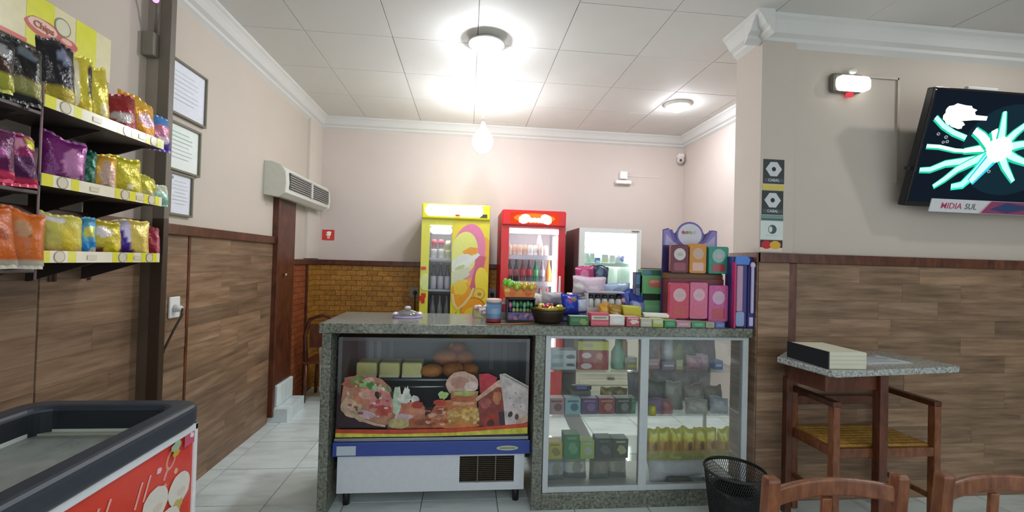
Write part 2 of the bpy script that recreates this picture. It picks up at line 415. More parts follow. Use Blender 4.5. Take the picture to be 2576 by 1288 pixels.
trim(MB().box(XL, XL + 0.03, 4.735, 4.76, 0, 1.345, '#2e1a0c'), 'dark_wood', 0.002)
bricks(wb, frame((XL, YB - 0.004, 0), (1, 0, 0), (0, 0, 1)), 1.25, 1.345, 0.112, 0.056, 'brick_yellow', 3)
bq = MB()
bricks(wb, frame((-0.41, YB - 0.004, 0), (1, 0, 0), (0, 0, 1)), 2.95, 1.345, 0.112, 0.056, 'brick_yellow', 4, cap=0)

# ================================================================ LAMPS
lp = thing('pendant_lamp', 'bare glowing white bulb hanging from a ceiling rose in the middle of the back room', 'lamp', (0.11, 4.06, ZC))
MB().lathe([(0.0, -0.03), (0.035, -0.03), (0.06, -0.012), (0.062, 0.0)], '#d8d6d0').build('ceiling_rose', 'satin', lp)
MB().tube([(0, 0, -0.03), (0, 0, -0.27)], 0.006, '#cfcdc8').build('cord', 'satin', lp)
MB().lathe([(0.012, -0.25), (0.024, -0.265), (0.026, -0.315), (0.024, -0.32)], '#bdbab2').build('socket', 'satin', lp)
MB().lathe([(0.026, -0.318), (0.05, -0.335), (0.085, -0.38), (0.098, -0.43), (0.092, -0.475), (0.068, -0.515), (0.035, -0.537), (0.0, -0.542)], '#f4f8ff').build('bulb', 'bulb_glow', lp)
lr = thing('ceiling_lamp', 'small round ceiling lamp glowing white, nearest the camera above the counter', 'lamp', (0.09, 3.06, ZC))
MB().lathe([(0.0, -0.03), (0.075, -0.03), (0.125, -0.034), (0.13, -0.028), (0.10, -0.012), (0.085, 0.0)], '#e6e4de', 28).build('lamp_base', 'satin', lr)
MB().lathe([(0.0, -0.095), (0.03, -0.092), (0.058, -0.08), (0.070, -0.058), (0.072, -0.032)], '#f4f8ff').build('diffuser', 'round_glow', lr)
ld = thing('ceiling_lamp', 'bright round ceiling lamp near the right end of the back room', 'lamp', (1.94, 3.98, ZC))
MB().lathe([(0.11, -0.03), (0.125, -0.015), (0.125, 0.0)], '#e6e4de').build('lamp_base', 'satin', ld)
MB().lathe([(0.0, -0.075), (0.05, -0.068), (0.09, -0.05), (0.106, -0.03)], '#f6f8ff').build('diffuser', 'down_glow', ld)
lq = thing('dining_lamp', 'shaded bulb on the dining ceiling outside the frame to the upper right', 'lamp', (3.30, 1.80, ZC))
MB().lathe([(0.0, -0.02), (0.04, -0.02), (0.05, 0)], '#e6e4de').build('lamp_base', 'satin', lq)
MB().ball((0, 0, -0.06), 0.035, 0.035, 0.042, '#fbf8f4').build('bulb', 'dine_glow', lq)
MB().lathe([(0.05, -0.002), (0.085, -0.03), (0.10, -0.078), (0.104, -0.078), (0.09, -0.028), (0.055, 0.0)], '#e4e2da', 24, cap=False).build('shade', 'satin', lq)  # unseen shade, added to keep direct light off ceiling and crown
lq_fill = clone(lq, (-0.3, 0.3, ZC), 0, 'added fill bulb in a shade on the dining ceiling, unseen above the camera')  # added fill lamp, out of view, brightens the near left side and low fronts
lq_fill.children[1].data = MB().ball((0, 0, -0.06), 0.035, 0.035, 0.042, '#fbf8f4').mesh('bulb', 'fill_glow')
# ================================================================ LEFT WALL THINGS
def certificate(y0, y1, z0, z1, label, green=False):
    o = thing('framed_certificate', label, 'certificate', (XL, (y0 + y1) / 2, z0), 0, 'framed certificates on the left wall')
    w, h = (y1 - y0) / 2, z1 - z0; M = SIDE()
    f = MB()
    for a, b, c, d in ((-w, w, 0, 0.012), (-w, w, h - 0.012, h), (-w, -w + 0.012, 0.012, h - 0.012), (w - 0.012, w, 0.012, h - 0.012)):
        f.prism(rct(a, c, b, d), 0, 0.022, '#6e6a58', M)
    f.build('frame', 'satin', o)
    p = MB().prism(rct(-w + 0.012, 0.012, w - 0.012, h - 0.012), 0.004, 0.010, '#e6e8f2' if not green else '#eef4ee', M).build('paper', 'paper', o)
    t = MB(); t.layer = 54
    rows = 7
    for i in range(rows):
        zz = h * (0.80 - 0.085 * i); l = w * (0.62 if i % 3 else 0.45)
        t.flat(rct(-l, zz - 0.003, l, zz + 0.002), '#cdd4d2' if not (green and i < 3) else '#a4c8b4', M)
    if not green: t.flat(ell(-w * 0.68, h * 0.86, 0.009), '#9a9aa6', M)
    t.build('printed_text', 'paper', p)
    return o
certificate(2.50, 2.915, 2.205, 2.515, 'topmost framed certificate, white paper with a small seal, beside the shutter rail')
certificate(2.50, 2.87, 1.89, 2.165, 'middle framed certificate with pale green heading lines', True)
certificate(2.60, 2.81, 1.64, 1.885, 'lowest and smallest framed certificate, upright, just above the brown rail')

ou = thing('wall_socket', 'white wall socket with a black plug on the left wood panel', 'socket', (XL + 0.008, 2.685, 1.12))
MB().box(0, 0.012, -0.045, 0.045, -0.06, 0.06, '#e9ebe8').build('cover_plate', 'satin', ou, bevel=0.006)
MB().lathe([(0.022, 0), (0.020, 0.02), (0.012, 0.04)], '#dfe0de', M=frame((0.012, -0.005, -0.005), (0, 1, 0), (0, 0, 1))).build('plug', 'satin', ou)
cb = MB().tube([(XL + 0.06, 2.68, 1.115), (XL + 0.07, 2.665, 1.08), (XL + 0.05, 2.63, 1.0), (XL + 0.035, 2.58, 0.90), (XL + 0.03, 2.55, 0.80), (XL + 0.03, 2.50, 0.6), (XL + 0.05, 2.35, 0.3), (XL + 0.08, 1.9, 0.04)], 0.006, '#2a2220').build('power_cable', 'satin')
tag(cb, 'thin black cable hanging from the white wall socket down to the chest freezer', 'cable')

ac = thing('air_curtain', 'pale air curtain with a dark slotted grille mounted above the brown door', 'air curtain', (XL, 3.78, 1.93))
prof = [(0.0, 0.0), (0.115, -0.015), (0.165, 0.02), (0.172, 0.10), (0.165, 0.185), (0.13, 0.235), (0.06, 0.262), (0.0, 0.265)]
MA = frame((0, 0, 0), (1, 0, 0), (0, 0, 1))     # profile in XZ, extruded along -Y
MB().prism(prof, -1.10, 0.0, '#d9d9cf', MA).build('housing', 'satin', ac, bevel=0.004)
MB().prism([(x * 1.04 - 0.001, (z - 0.125) * 1.05 + 0.125) for x, z in prof], 0.0, 0.03, '#cfd0c4', MA).build('end_cap', 'satin', ac, bevel=0.004)
MB().prism([(x * 1.04 - 0.001, (z - 0.125) * 1.05 + 0.125) for x, z in prof], -1.13, -1.10, '#dcdcd4', MA).build('end_cap', 'satin', ac, bevel=0.004)
MB().box(0.165, 0.178, 0.05, 1.06, 0.055, 0.19, '#55534f').build('grille', 'satin', ac)
for i in range(7): MB().box(0.174, 0.186, 0.05, 1.06, 0.058 + i * 0.0195, 0.064 + i * 0.0195, '#a9a7a2').build('slat', 'satin', ac)
MB().box(0.174, 0.188, 0.53, 0.57, 0.05, 0.195, '#c9c9c2').build('grille_divider', 'satin', ac)

# snack rack
XS = -1.36
rk = thing('snack_rack', 'wall rack with three shelves of snack bags and yellow striped price strips', 'shelf rack', (XL, 2.12, 0))
def rack_shelf(y0, y1, z, name='shelf'):
    o = MB().box(0.006, XS - XL - 0.012, y0, y1, z - 0.012, z, '#3b2f2a').build(name, 'satin', rk, bevel=0.002)
    for y in (y0 + 0.04, (y0 + y1) / 2, y1 - 0.04): MB().prism([(0.006, z - 0.09), (0.02, z - 0.09), (0.25, z - 0.012), (0.006, z - 0.012)], y - 0.004, y + 0.004, '#2e2422', frame((0, 0, 0), (1, 0, 0), (0, 0, 1)) @ Matrix(((1, 0, 0, 0), (0, 1, 0, 0), (0, 0, -1, 0), (0, 0, 0, 1)))).build('bracket', 'satin', o)
    return o
def price_strip(y0, y1, z0, z1, shelf):
    L = y1 - y0; o = MB().box(XS - XL - 0.012, XS - XL - 0.008, y0, y1, z0, z1, '#e8e2c4').build('price_strip', 'gloss', shelf)
    M = SIDE(XS - XL - 0.008, y0, 0)
    # third level is full, so the printed bands join the strip itself
    me = MB(); me.box(XS - XL - 0.012, XS - XL - 0.008, y0, y1, z0, z1, '#ece6cc')
    for a, b in ((0, 0.07), (0.19, 0.245), (0.53, 0.575), (0.66, 0.72), (0.80, 0.845), (0.92, 0.965)):
        me.flat(rct(a * L, z0, b * L, z1), '#e4e030', M)
    for c in (0.13, 0.617, 0.882):
        me.flat(ell(c * L, (z0 + z1) / 2, 0.021), '#8f8a60', M); me.flat(ell(c * L, (z0 + z1) / 2, 0.018), '#d8cfb8', M)
    for c in (0.36, 0.76): me.flat(rct((c - 0.035) * L, z0 + 0.010, (c + 0.035) * L, z1 - 0.012), '#d9d1b8', M)
    old = o.data; o.data = me.mesh('price_strip', 'gloss'); bpy.data.meshes.remove(old)
    return o
for z, h in ((1.385, 0.04), (1.635, 0.04), (1.89, 0.04)):
    s = rack_shelf(-0.56, 0.0, z + 0.012); price_strip(-0.56, 0.0, z, z + h, s)
    rack_shelf(-1.55, -0.565, z - 0.02)
up_ = MB()
for y in (-1.5, -0.56, -0.19, -0.17, -0.005): up_.tube([(0.012, y, 1.30), (0.012, y, 2.2)], 0.006, '#5a4038')
up_.build('upright', 'satin', rk)
rod = MB()
for y in (-0.555,): rod.tube([(XS - XL - 0.02, y, 1.33), (XS - XL - 0.02, y, 1.97)], 0.0035, '#8e7674')
rod.build('front_rod', 'satin', rk)
rd2 = MB()
for y in (-0.72, -0.60): rd2.tube([(XS - XL - 0.005, y - 0.02, 1.86), (XS - XL - 0.02, y + 0.01, 1.96)], 0.004, '#b9b4b8')
rd2.build('divider_rod', 'metal', rk)
hd = MB().box(0.012, 0.02, -1.3, 0.05, 2.19, 2.385, '#e6ddb0').build('header_board', 'gloss', rk)
M = SIDE(0.02, 0, 0); d = MB()
DX = 0.12
for a, b in ((-0.93, -0.80), (-0.60, -0.50), (-0.335, -0.225), (-0.13, -0.03)):
    if b > a: d.flat(rct(a, 2.19, b, 2.385), '#dfe032', M)
d.flat(rct(-1.3, 2.19, -0.33, 2.205), '#d2504a', M)
d.flat(blob(-0.265, 2.272, 0.075, 0.036, 3, 20, 0.04), '#c95a50', M); d.flat(blob(-0.27, 2.279, 0.06, 0.024, 4, 20, 0.04), '#e8c8b0', M)
d.flat(blob(-0.165, 2.262, 0.045, 0.024, 8, 18, 0.05), '#c94f4c', M); d.flat(blob(-0.17, 2.27, 0.025, 0.010, 9, 16, 0.08), '#e4bfa8', M)
d.flat(ell(-0.19, 2.318, 0.036, 0.036), '#7d8668', M); d.flat(ell(-0.19, 2.318, 0.031, 0.031), '#d9d6b8', M)
d.build('printed_logo', 'gloss', hd)
lettering('Chips', 0.036, '#b04038', 'gloss', hd, SIDE(0.0222, -0.268, 2.276), bold=0.0004)

def bag(label, w, h, dep, paint, loc, face=PI / 2, lean=0.0, seed=0, mat='foil', seal=None, group=None, cat='snack bag', name='snack_bag', roll=0.0):
    q = random.Random(seed); nx, ny = 14, 16; m = MB()
    ph = [q.uniform(0, 6) for _ in range(4)]; sk = q.uniform(-0.09, 0.09)
    def P(i, j, s):
        u, v = -1 + 2 * i / nx, j / ny; vv = 2 * v - 1
        t = max(0.0, (1 - abs(u) ** 3)) ** 0.6 * max(0.0, 1 - abs(vv) ** 2.6) ** 0.7
        wr = 0.10 * math.sin(5 * v * PI + ph[0] + u * 3) * (abs(u)) + 0.06 * math.sin(7 * u + ph[1] + 9 * v)
        x = u * w / 2 * (1 - 0.05 * (1 - vv * vv)) ; y = s * dep / 2 * t * (1 + wr) + 0.012 * math.sin(3 * u + ph[2]) * v * dep * 3
        z = v * h * (1 + sk * u * v + 0.03 * math.sin(4 * u + ph[3]))
        return (x, y, z)
    for s in (-1, 1):
        vs = [P(i, j, s) for j in range(ny + 1) for i in range(nx + 1)]; fs = []; cs = []
        for j in range(ny):
            for i in range(nx):
                a = j * (nx + 1) + i; f = (a, a + 1, a + nx + 2, a + nx + 1); fs.append(f if s < 0 else f[::-1]); cs.append(paint((i + 0.5) / nx * 2 - 1, (j + 0.5) / ny))
        b0 = len(m.v); m.add(vs, fs, cs, True)
        for j in range(ny + 1):
            for i in range(nx + 1): m.vc[b0 + j * (nx + 1) + i] = paint(i / nx * 2 - 1, j / ny)
    o = m.build(name, mat, None, loc); o.rotation_euler = (lean * q.uniform(0.6, 1.3), roll + q.uniform(-0.05, 0.05), face + q.uniform(-0.22, 0.22))
    tag(o, label, cat, group)
    for top in (0, 1):
        sc_ = seal or tuple(min(1.0, c * 1.15 + 0.02) for c in paint(0.9, 0.99 if top else 0.01)[:3]) + (1.0,)
        k = MB(); z0 = h * 0.985 if top else -0.006; n = 12
        vs = []; 
        for i in range(n + 1):
            x = -w / 2 + w * i / n; u = 2 * x / w; zz = z0 * (1 + sk * u + 0.03 * math.sin(4 * u + ph[3])) if top else z0; yy = 0.036 * dep * math.sin(3 * u + ph[2]) * (1 if top else 0)
            vs += [(x * 0.96, yy + 0.002 * (-1) ** i, zz - 0.004), (x * 0.96, yy + 0.002 * (-1) ** i, zz + 0.05 * h + (0.002 if i % 2 else 0))]
        k.add(vs, [(2 * i, 2 * i + 2, 2 * i + 3, 2 * i + 1) for i in range(n)], sc_, False); k.build('seal', mat, o)
    return o
def bands(*st):
    # (v limit, colour) upwards, optional badge (u, v, ru, rv, colour) entries
    bb = [s for s in st if len(s) == 2]; bd = [s for s in st if len(s) == 5]
    cc = {c: C(c) for s in st for c in (s[-1],)}
    def f(u, v):
        for cu, cv, ru, rv, c in bd:
            if ((u - cu) / ru) ** 2 + ((v - cv) / rv) ** 2 < 1: return cc[c]
        for lim, c in bb:
            if v <= lim: return cc[c]
        return cc[bb[-1][1]]
    return f
SG1, SG2, SG3 = 'snack bags on the top rack shelf', 'snack bags on the middle rack shelf', 'snack bags on the lower rack shelf'
def rb(label, y0, y1, z0, z1, paint, seed, group, mat='foil', seal=None, x=-1.43, dep=0.06, face=PI / 2, lean=-0.12, sc=1.0):
    w = (y1 - y0) * sc
    return bag(label, w, (z1 - z0) * 0.93, dep, paint, (x, (y0 + y1) / 2, z0), face, lean, seed, mat, seal, group)
zt, zm, zl = 1.904, 1.649, 1.399
F1 = PI / 2 - 0.45
rb('black-topped snack bag with yellow bottom at the left end of the top price strip', 1.62, 1.73, zt, 2.17, bands((0.36, '#a8982c'), (1, '#1c1a20'), (0.2, 0.78, 0.4, 0.10, '#8088a0')), 1, SG1, face=F1)
rb('yellow snack bag with a shiny white streak on the top shelf', 1.71, 1.80, zt, 2.155, bands((0.3, '#c8b428'), (1, '#d8c844'), (-0.3, 0.6, 0.25, 0.5, '#fff6d0'), (0.8, 0.62, 0.35, 0.28, '#2a2a18')), 2, SG1, face=F1)
rb('plain yellow snack bag third from the left of the top shelf', 1.785, 1.885, zt, 2.145, bands((0.15, '#d89c3c'), (1, '#d6c646'), (0.3, 0.3, 0.3, 0.12, '#fff2c0')), 3, SG1, face=F1)
rb('small black bag behind the yellow bag on the top shelf', 1.84, 1.92, zt, 2.12, bands((0.75, '#b8a8a0'), (1, '#2a2628')), 4, SG1, x=-1.52, face=F1)
rb('dark red snack bag with a grey label on the top shelf', 1.87, 2.02, zt, 2.08, bands((1, '#8e1f24'), (0.1, 0.42, 0.6, 0.13, '#b0a8a4')), 5, SG1, face=F1)
rb('golden orange snack bag on the top shelf beside the dark red one', 1.985, 2.13, zt, 2.11, bands((1, '#d8962a'), (0.3, 0.5, 0.5, 0.14, '#d8b4c0'), (0.0, 0.85, 1.2, 0.1, '#d8b03c')), 6, SG1, face=F1)
rb('blue and pink snack bag at the right end of the top shelf', 2.10, 2.23, zt, 2.06, bands((0.3, '#5a4aa0'), (0.7, '#c87f9a'), (1, '#4a88c8'), (0.3, 0.25, 0.4, 0.1, '#e8d8e8')), 7, SG1, face=F1)
rb('purple pink snack bag with a white corner label at the left of the middle strip', 1.635, 1.765, zm, 1.835, bands((1, '#7a2a72'), (0.35, 0.5, 0.5, 0.32, '#c080b0'), (0.5, 0.12, 0.35, 0.08, '#e0dce8')), 8, SG2, face=F1)
rb('dark green striped snack bag on the middle shelf', 1.745, 1.825, zm, 1.82, lambda u, v: C('#0f4a3a') if (int(v * 11 + u * 3)) % 3 else C('#3c8a6a'), 9, SG2, face=F1)
rb('orange yellow snack bag with a pinkish picture on the middle shelf', 1.81, 1.92, zm, 1.81, bands((1, '#d8a83c'), (0.35, 0.45, 0.5, 0.4, '#c0a090'), (0.4, 0.2, 0.25, 0.1, '#b8d0b0')), 10, SG2, face=F1)
rb('wide shiny yellow snack bag on the middle shelf', 1.905, 2.06, zm, 1.83, bands((0.15, '#c0b8a8'), (1, '#c8bc34'), (0.2, 0.3, 0.15, 0.08, '#fffad0'), (-0.2, 0.85, 0.8, 0.08, '#d8d040')), 11, SG2, face=F1)
rb('small yellow snack bag second from the right on the middle shelf', 2.045, 2.16, zm, 1.775, bands((0.4, '#d8cc90'), (1, '#c8c03c')), 12, SG2, face=F1)
rb('small pale teal snack bag at the right end of the middle shelf', 2.12, 2.19, zm, 1.74, bands((0.5, '#a8d8c4'), (1, '#e0e8d0')), 13, SG2, face=F1, x=-1.40)
rb('clear bag of yellow snacks at the left of the lower strip', 1.645, 1.775, zl, 1.56, bands((0.2, '#d8a868'), (1, '#d8cc5c'), (0.2, 0.45, 0.45, 0.3, '#e0c83c'), (-0.5, 0.9, 0.6, 0.08, '#e4e0e8')), 14, SG3, 'plastic_bag', face=F1)
rb('bright blue snack bag on the lower shelf', 1.75, 1.84, zl, 1.555, bands((0.4, '#2f8fd8'), (1, '#58a0c0'), (0.2, 0.65, 0.5, 0.15, '#c8c85c'), (0.6, 0.1, 0.4, 0.2, '#c8d0c0')), 15, SG3, face=F1)
rb('yellow and maroon snack bag with a white blot on the lower shelf', 1.835, 1.965, zl, 1.555, bands((0.25, '#6a2c24'), (1, '#c8b83c'), (-0.2, 0.7, 0.5, 0.14, '#e8ddd8'), (0.2, 0.2, 0.4, 0.14, '#e0d028')), 16, SG3, face=F1)
rb('purple and gold snack bag on the lower shelf', 1.93, 2.095, zl, 1.57, lambda u, v: C('#4a2a9c') if u + v * 0.9 < 0.35 else C('#d8c060') if u > 0.1 else C('#d8d0f0'), 17, SG3, face=F1)
rb('dark red snack bag at the right end of the lower shelf', 2.09, 2.19, zl, 1.55, bands((1, '#8c1c30'), (0.7, 0.5, 0.2, 0.5, '#b86070')), 18, SG3, face=F1)
# the next bay, nearer the camera
zt2, zm2, zl2 = 1.882, 1.627, 1.377
rb('large black snack bag with a yellow base in the near bay of the top shelf', 1.435, 1.535, zt2, 2.075, bands((0.12, '#1a1818'), (0.32, '#8c8c50'), (0.42, '#3a2a24'), (1, '#151518'), (0.1, 0.8, 0.5, 0.09, '#66707a')), 21, SG1, x=-1.37, face=F1)
rb('black snack bag cut by the left edge of the frame on the top shelf', 1.29, 1.42, zt2, 2.04, bands((0.3, '#a0a03c'), (0.5, '#3a2418'), (1, '#16181a'), (0.5, 0.7, 0.3, 0.12, '#9a9a9a')), 22, SG1, x=-1.35, face=F1)
rb('dark purple snack bag cut by the left edge on the middle shelf', 1.30, 1.43, zm2, 1.775, bands((0.15, '#c8385c'), (1, '#5a1448'), (0.2, 0.5, 0.5, 0.1, '#a0508c')), 23, SG2, x=-1.35, face=F1)
rb('purple and crimson snack bag with a yellow corner on the middle shelf', 1.42, 1.535, zm2, 1.79, bands((0.12, '#c8305a'), (0.5, '#4a1448'), (1, '#8a1f5c'), (0.75, 0.85, 0.3, 0.14, '#d0c83c'), (0.0, 0.8, 0.4, 0.12, '#d090a8')), 24, SG2, x=-1.37, face=F1)
rb('orange snack bag cut by the left edge on the lower shelf', 1.30, 1.45, zl2, 1.545, bands((0.08, '#b8b0a0'), (1, '#c8601c'), (0.3, 0.55, 0.4, 0.08, '#a04818')), 25, SG3, 'plastic_bag', x=-1.34, face=F1)
rb('orange snack bag with a round picture at the near end of the lower shelf', 1.44, 1.545, zl2, 1.555, bands((0.08, '#c8c0b0'), (1, '#d06a20'), (0.0, 0.68, 0.4, 0.16, '#c09068'), (0.2, 0.6, 0.2, 0.08, '#6a5a2c')), 26, SG3, 'plastic_bag', x=-1.36, face=F1)
rb('blue bag showing behind the orange snack bags', 1.36, 1.50, zl2, 1.575, bands((1, '#1f4a9c')), 27, SG3, x=-1.46, face=F1)

# purple light hanging near the top of the shutter rail
pl = thing('string_light', 'purple glowing string light hanging at the top left by the shutter rail', 'string light', (-1.52, 2.26, 2.62))
MB().tube([(0, 0, 0.02), (0.0, 0.01, 0.36)], 0.003, '#3a3836').build('wire', 'satin', pl)
MB().ball((0, 0, 0.02), 0.014, 0.014, 0.016, '#e070ff').build('bulb', 'led', pl)
MB().ball((0.012, -0.02, 0.03), 0.01, 0.01, 0.012, '#f4c0ff').build('bulb', 'led', pl)
hk = thing('wall_box', 'small grey hanging bracket under the purple string light', 'bracket', (XL, 2.40, 2.42))
MB().box(0.0, 0.06, -0.025, 0.02, 0.0, 0.12, '#7c7668').build('body', 'satin', hk, bevel=0.006)
MB().tube([(0.05, 0, 0.12), (0.07, -0.02, 0.22), (0.08, -0.05, 0.30)], 0.006, '#6a655a').build('arm', 'satin', hk)

# ================================================================ CHEST FREEZER
fz = thing('chest_freezer', 'red and white chest freezer with dark grey rim and sliding glass lids', 'freezer', (-1.27, 1.2, 0))
X0, X1, Y0, Y1 = -0.29, 0.30, -0.62, 0.585
rim_o = rrect(X0, Y0, X1, Y1, 0.07, 6); 
fo = MB(); body = rrect(X0 + 0.02, Y0 + 0.02, X1 - 0.02, Y1 - 0.02, 0.02, 3)
def ring(mb, outer, inner, z0, z1, col):
    n = len(outer); v = [(x, y, z1) for x, y in outer] + [(x, y, z1) for x, y in inner] + [(x, y, z0) for x, y in outer] + [(x, y, z0) for x, y in inner]
    f = []
    for i in range(n):
        j = (i + 1) % n; f += [(i, j, n + j, n + i), (2 * n + i, 3 * n + i, 3 * n + j, 2 * n + j), (i, 2 * n + i, 2 * n + j, j), (n + i, n + j, 3 * n + j, 3 * n + i)]
    mb.add(v, f, col)
inner = rrect(X0 + 0.085, Y0 + 0.085, X1 - 0.075, Y1 - 0.075, 0.06, 6)
ring(fo, rim_o, inner, 0.80, 0.88, '#343c46'); fo.build('rim', 'satin', fz, bevel=0.022, segs=3)
b = MB(); bi = rrect(X0 + 0.085, Y0 + 0.085, X1 - 0.075, Y1 - 0.075, 0.02, 3)
ring(b, body, bi, 0.08, 0.80, '#e6eaec'); b.build('body', 'satin', fz)
MB().prism(bi, 0.30, 0.31, '#d4dad2').build('inner_floor', 'satin', fz)
lin = MB(); ring(lin, rrect(X0 + 0.084, Y0 + 0.084, X1 - 0.074, Y1 - 0.074, 0.02, 3), rrect(X0 + 0.09, Y0 + 0.09, X1 - 0.08, Y1 - 0.08, 0.02, 3), 0.31, 0.80, '#d0d8d0'); lin.build('liner', 'satin', fz)
ir = MB(); ring(ir, rrect(X0 + 0.083, Y0 + 0.083, X1 - 0.073, Y1 - 0.073, 0.06, 6), rrect(X0 + 0.088, Y0 + 0.088, X1 - 0.078, Y1 - 0.078, 0.058, 6), 0.762, 0.862, '#24282e'); ir.build('inner_rim', 'satin', fz)
for k, (ya, yb) in enumerate(((-0.53, 0.0), (-0.02, 0.505))):
    g = MB().box(X0 + 0.09, X1 - 0.08, ya, yb, 0.770 + k * 0.012, 0.774 + k * 0.012, '#ffffff').build('glass_lid', 'glass_freezer', fz)
    MB().box(X0 + 0.09, X1 - 0.08, yb - 0.02, yb, 0.768 + k * 0.012, 0.779 + k * 0.012, '#b9bfae').build('lid_edge', 'satin', g); MB().box(X0 + 0.09, X1 - 0.08, ya, ya + 0.012, 0.768 + k * 0.012, 0.779 + k * 0.012, '#b9bfae').build('lid_edge', 'satin', g)
wb_ = MB()
for i in range(7): wb_.tube([(X0 + 0.10, -0.45 + i * 0.15, 0.70), (X1 - 0.09, -0.45 + i * 0.15, 0.70)], 0.004, '#a9b0a0', 6)
for i in range(5): wb_.tube([(X0 + 0.11 + i * 0.1, -0.5, 0.70), (X0 + 0.11 + i * 0.1, 0.48, 0.70)], 0.004, '#a9b0a0', 6)
wb_.build('wire_basket', 'satin', fz)
MB().box(X0 + 0.1, X1 - 0.1, -0.5, 0.47, 0.32, 0.66, '#dfe4da').build('frosted_goods', 'paper', fz, bevel=0.03)
M = SIDE(X1 - 0.02, 0, 0); p = MB()
p.flat(rct(-0.6, 0.12, 0.548, 0.772), '#e04632', M)
p.flat(ell(0.43, 0.722, 0.024, 0.036, -0.45), '#f0a090', M); p.flat(ell(0.43, 0.722, 0.015, 0.027, -0.45), '#e04632', M); p.flat(stroke([(0.395, 0.665), (0.405, 0.685), (0.418, 0.70)], 0.012), '#f0a090', M)
p.flat(blob(0.37, 0.71, 0.012, 0.010, 1), '#f4c8c8', M); p.flat(blob(0.455, 0.67, 0.010, 0.010, 2), '#f0b090', M); p.flat(blob(0.40, 0.645, 0.010, 0.008, 3), '#f09c80', M)
for y, z in ((0.265, 0.69), (0.30, 0.695), (0.10, 0.70), (0.14, 0.705), (-0.15, 0.68)): p.flat(stroke([(y, z - 0.05), (y + 0.02, z), (y + 0.03, z + 0.02)], 0.009), '#f2b0a4', M)
for y, z, r in ((0.355, 0.605, 0.072), (0.475, 0.60, 0.07), (0.12, 0.54, 0.09), (-0.1, 0.46, 0.10), (0.41, 0.49, 0.09), (0.22, 0.44, 0.1)):
    rr_ = blob(y, z, r * 0.85, r * 0.78, int(y * 100), 22, 0.04)
    rr_ = [(max(min(a, 0.546), -0.6), b_) for a, b_ in rr_]
    p.flat(rr_, '#e6e0d4', M); p.flat([(max(min(a, 0.545), -0.6), b_) for a, b_ in blob(y - 0.01, z - 0.055, r * 0.5, r * 0.3, 7, 16, 0.3)], '#c8b86c', M); p.flat([(max(min(a, 0.545), -0.6), b_) for a, b_ in blob(y + 0.01, z - 0.015, r * 0.3, r * 0.2, 6, 12, 0.2)], '#ded2c4', M)
p.flat(rct(0.49, 0.735, 0.546, 0.785), '#d8607c', M); p.flat(blob(0.532, 0.765, 0.011, 0.010, 4), '#f4e4e8', M)
p.flat(blob(0.445, 0.758, 0.025, 0.018, 5), '#a8c0a0', M); p.flat(blob(0.445, 0.735, 0.018, 0.010, 6), '#d8b028', M)
p.build('printed_panel', 'gloss', fz)
MB().box(X1 - 0.024, X1 - 0.012, 0.548, 0.566, 0.08, 0.80, '#eef0f0').box(X1 - 0.024, X1 - 0.012, -0.6, 0.566, 0.775, 0.80, '#e8eef2').build('white_edging', 'gloss', fz, bevel=0.003)
MB().box(X0 + 0.04, X1 - 0.05, Y0 + 0.04, Y1 - 0.04, 0.0, 0.085, '#2a2c2e').build('base', 'matte', fz)

# ================================================================ BACK WALL THINGS
sg = thing('extinguisher_sign', 'small square red sign with white symbols on the back wall beside the air curtain', 'sign', (-1.535, YB, 1.615))
MB().box(-0.065, 0.065, -0.004, 0, 0, 0.115, '#d23a34').build('plate', 'satin', sg)
M = FRONT(0, -0.0045, 0); d = MB()
d.flat(blob(0.008, 0.08, 0.026, 0.018, 1, 14, 0.12), '#f4f0ec', M); d.flat(rct(-0.008, 0.02, 0.016, 0.055), '#f4f0ec', M); d.flat(rct(-0.022, 0.052, 0.03, 0.064), '#f4f0ec', M); d.flat(rct(-0.002, 0.03, 0.008, 0.045), '#d23a34', M)
d.build('symbol', 'paper', sg)
em = thing('emergency_light', 'white emergency light with two small heads on the back wall', 'emergency light', (1.80, YB, 2.38))
MB().box(-0.045, 0.045, -0.05, 0, 0.06, 0.15, '#efece8').build('body', 'satin', em, bevel=0.008)
MB().box(-0.095, 0.095, -0.06, -0.005, 0.0, 0.045, '#f2f0ee').build('lamp_bar', 'satin', em, bevel=0.012)
MB().box(0.05, 0.45, -0.006, 0, 0.10, 0.108, '#ddd2cb').build('conduit', 'satin', em)
cd = thing('security_camera', 'small white dome camera high in the right corner of the back wall', 'camera', (2.51, YB - 0.02, 2.66))
MB().box(-0.05, 0.02, -0.05, 0.02, 0.06, 0.11, '#ece6e2').build('mount', 'satin', cd, bevel=0.008)
MB().ball((-0.02, -0.03, 0.035), 0.045, 0.045, 0.045, '#d4cdca').build('dome', 'gloss', cd)
MB().ball((-0.04, -0.07, 0.025), 0.016, 0.012, 0.016, '#4a4644').build('lens', 'gloss', cd)
for x, lb in ((-0.58, 'grey wall socket with a dark plug left of the yellow fridge'), (0.285, 'grey wall socket between the yellow and the red fridge')):
    so = thing('wall_socket', lb, 'socket', (x, YB - 0.014, 1.02))
    MB().box(-0.05, 0.05, -0.01, 0, -0.02, 0.10, '#8f877c').build('cover_plate', 'satin', so, bevel=0.005)
    MB().ball((0.01, -0.02, 0.035), 0.022, 0.02, 0.026, '#2c2622').build('plug', 'satin', so)
    MB().tube([(0.01, -0.03, 0.02), (0.015, -0.04, -0.2), (0.03, -0.03, -0.5)], 0.008, '#241a14').build('cord', 'satin', so)
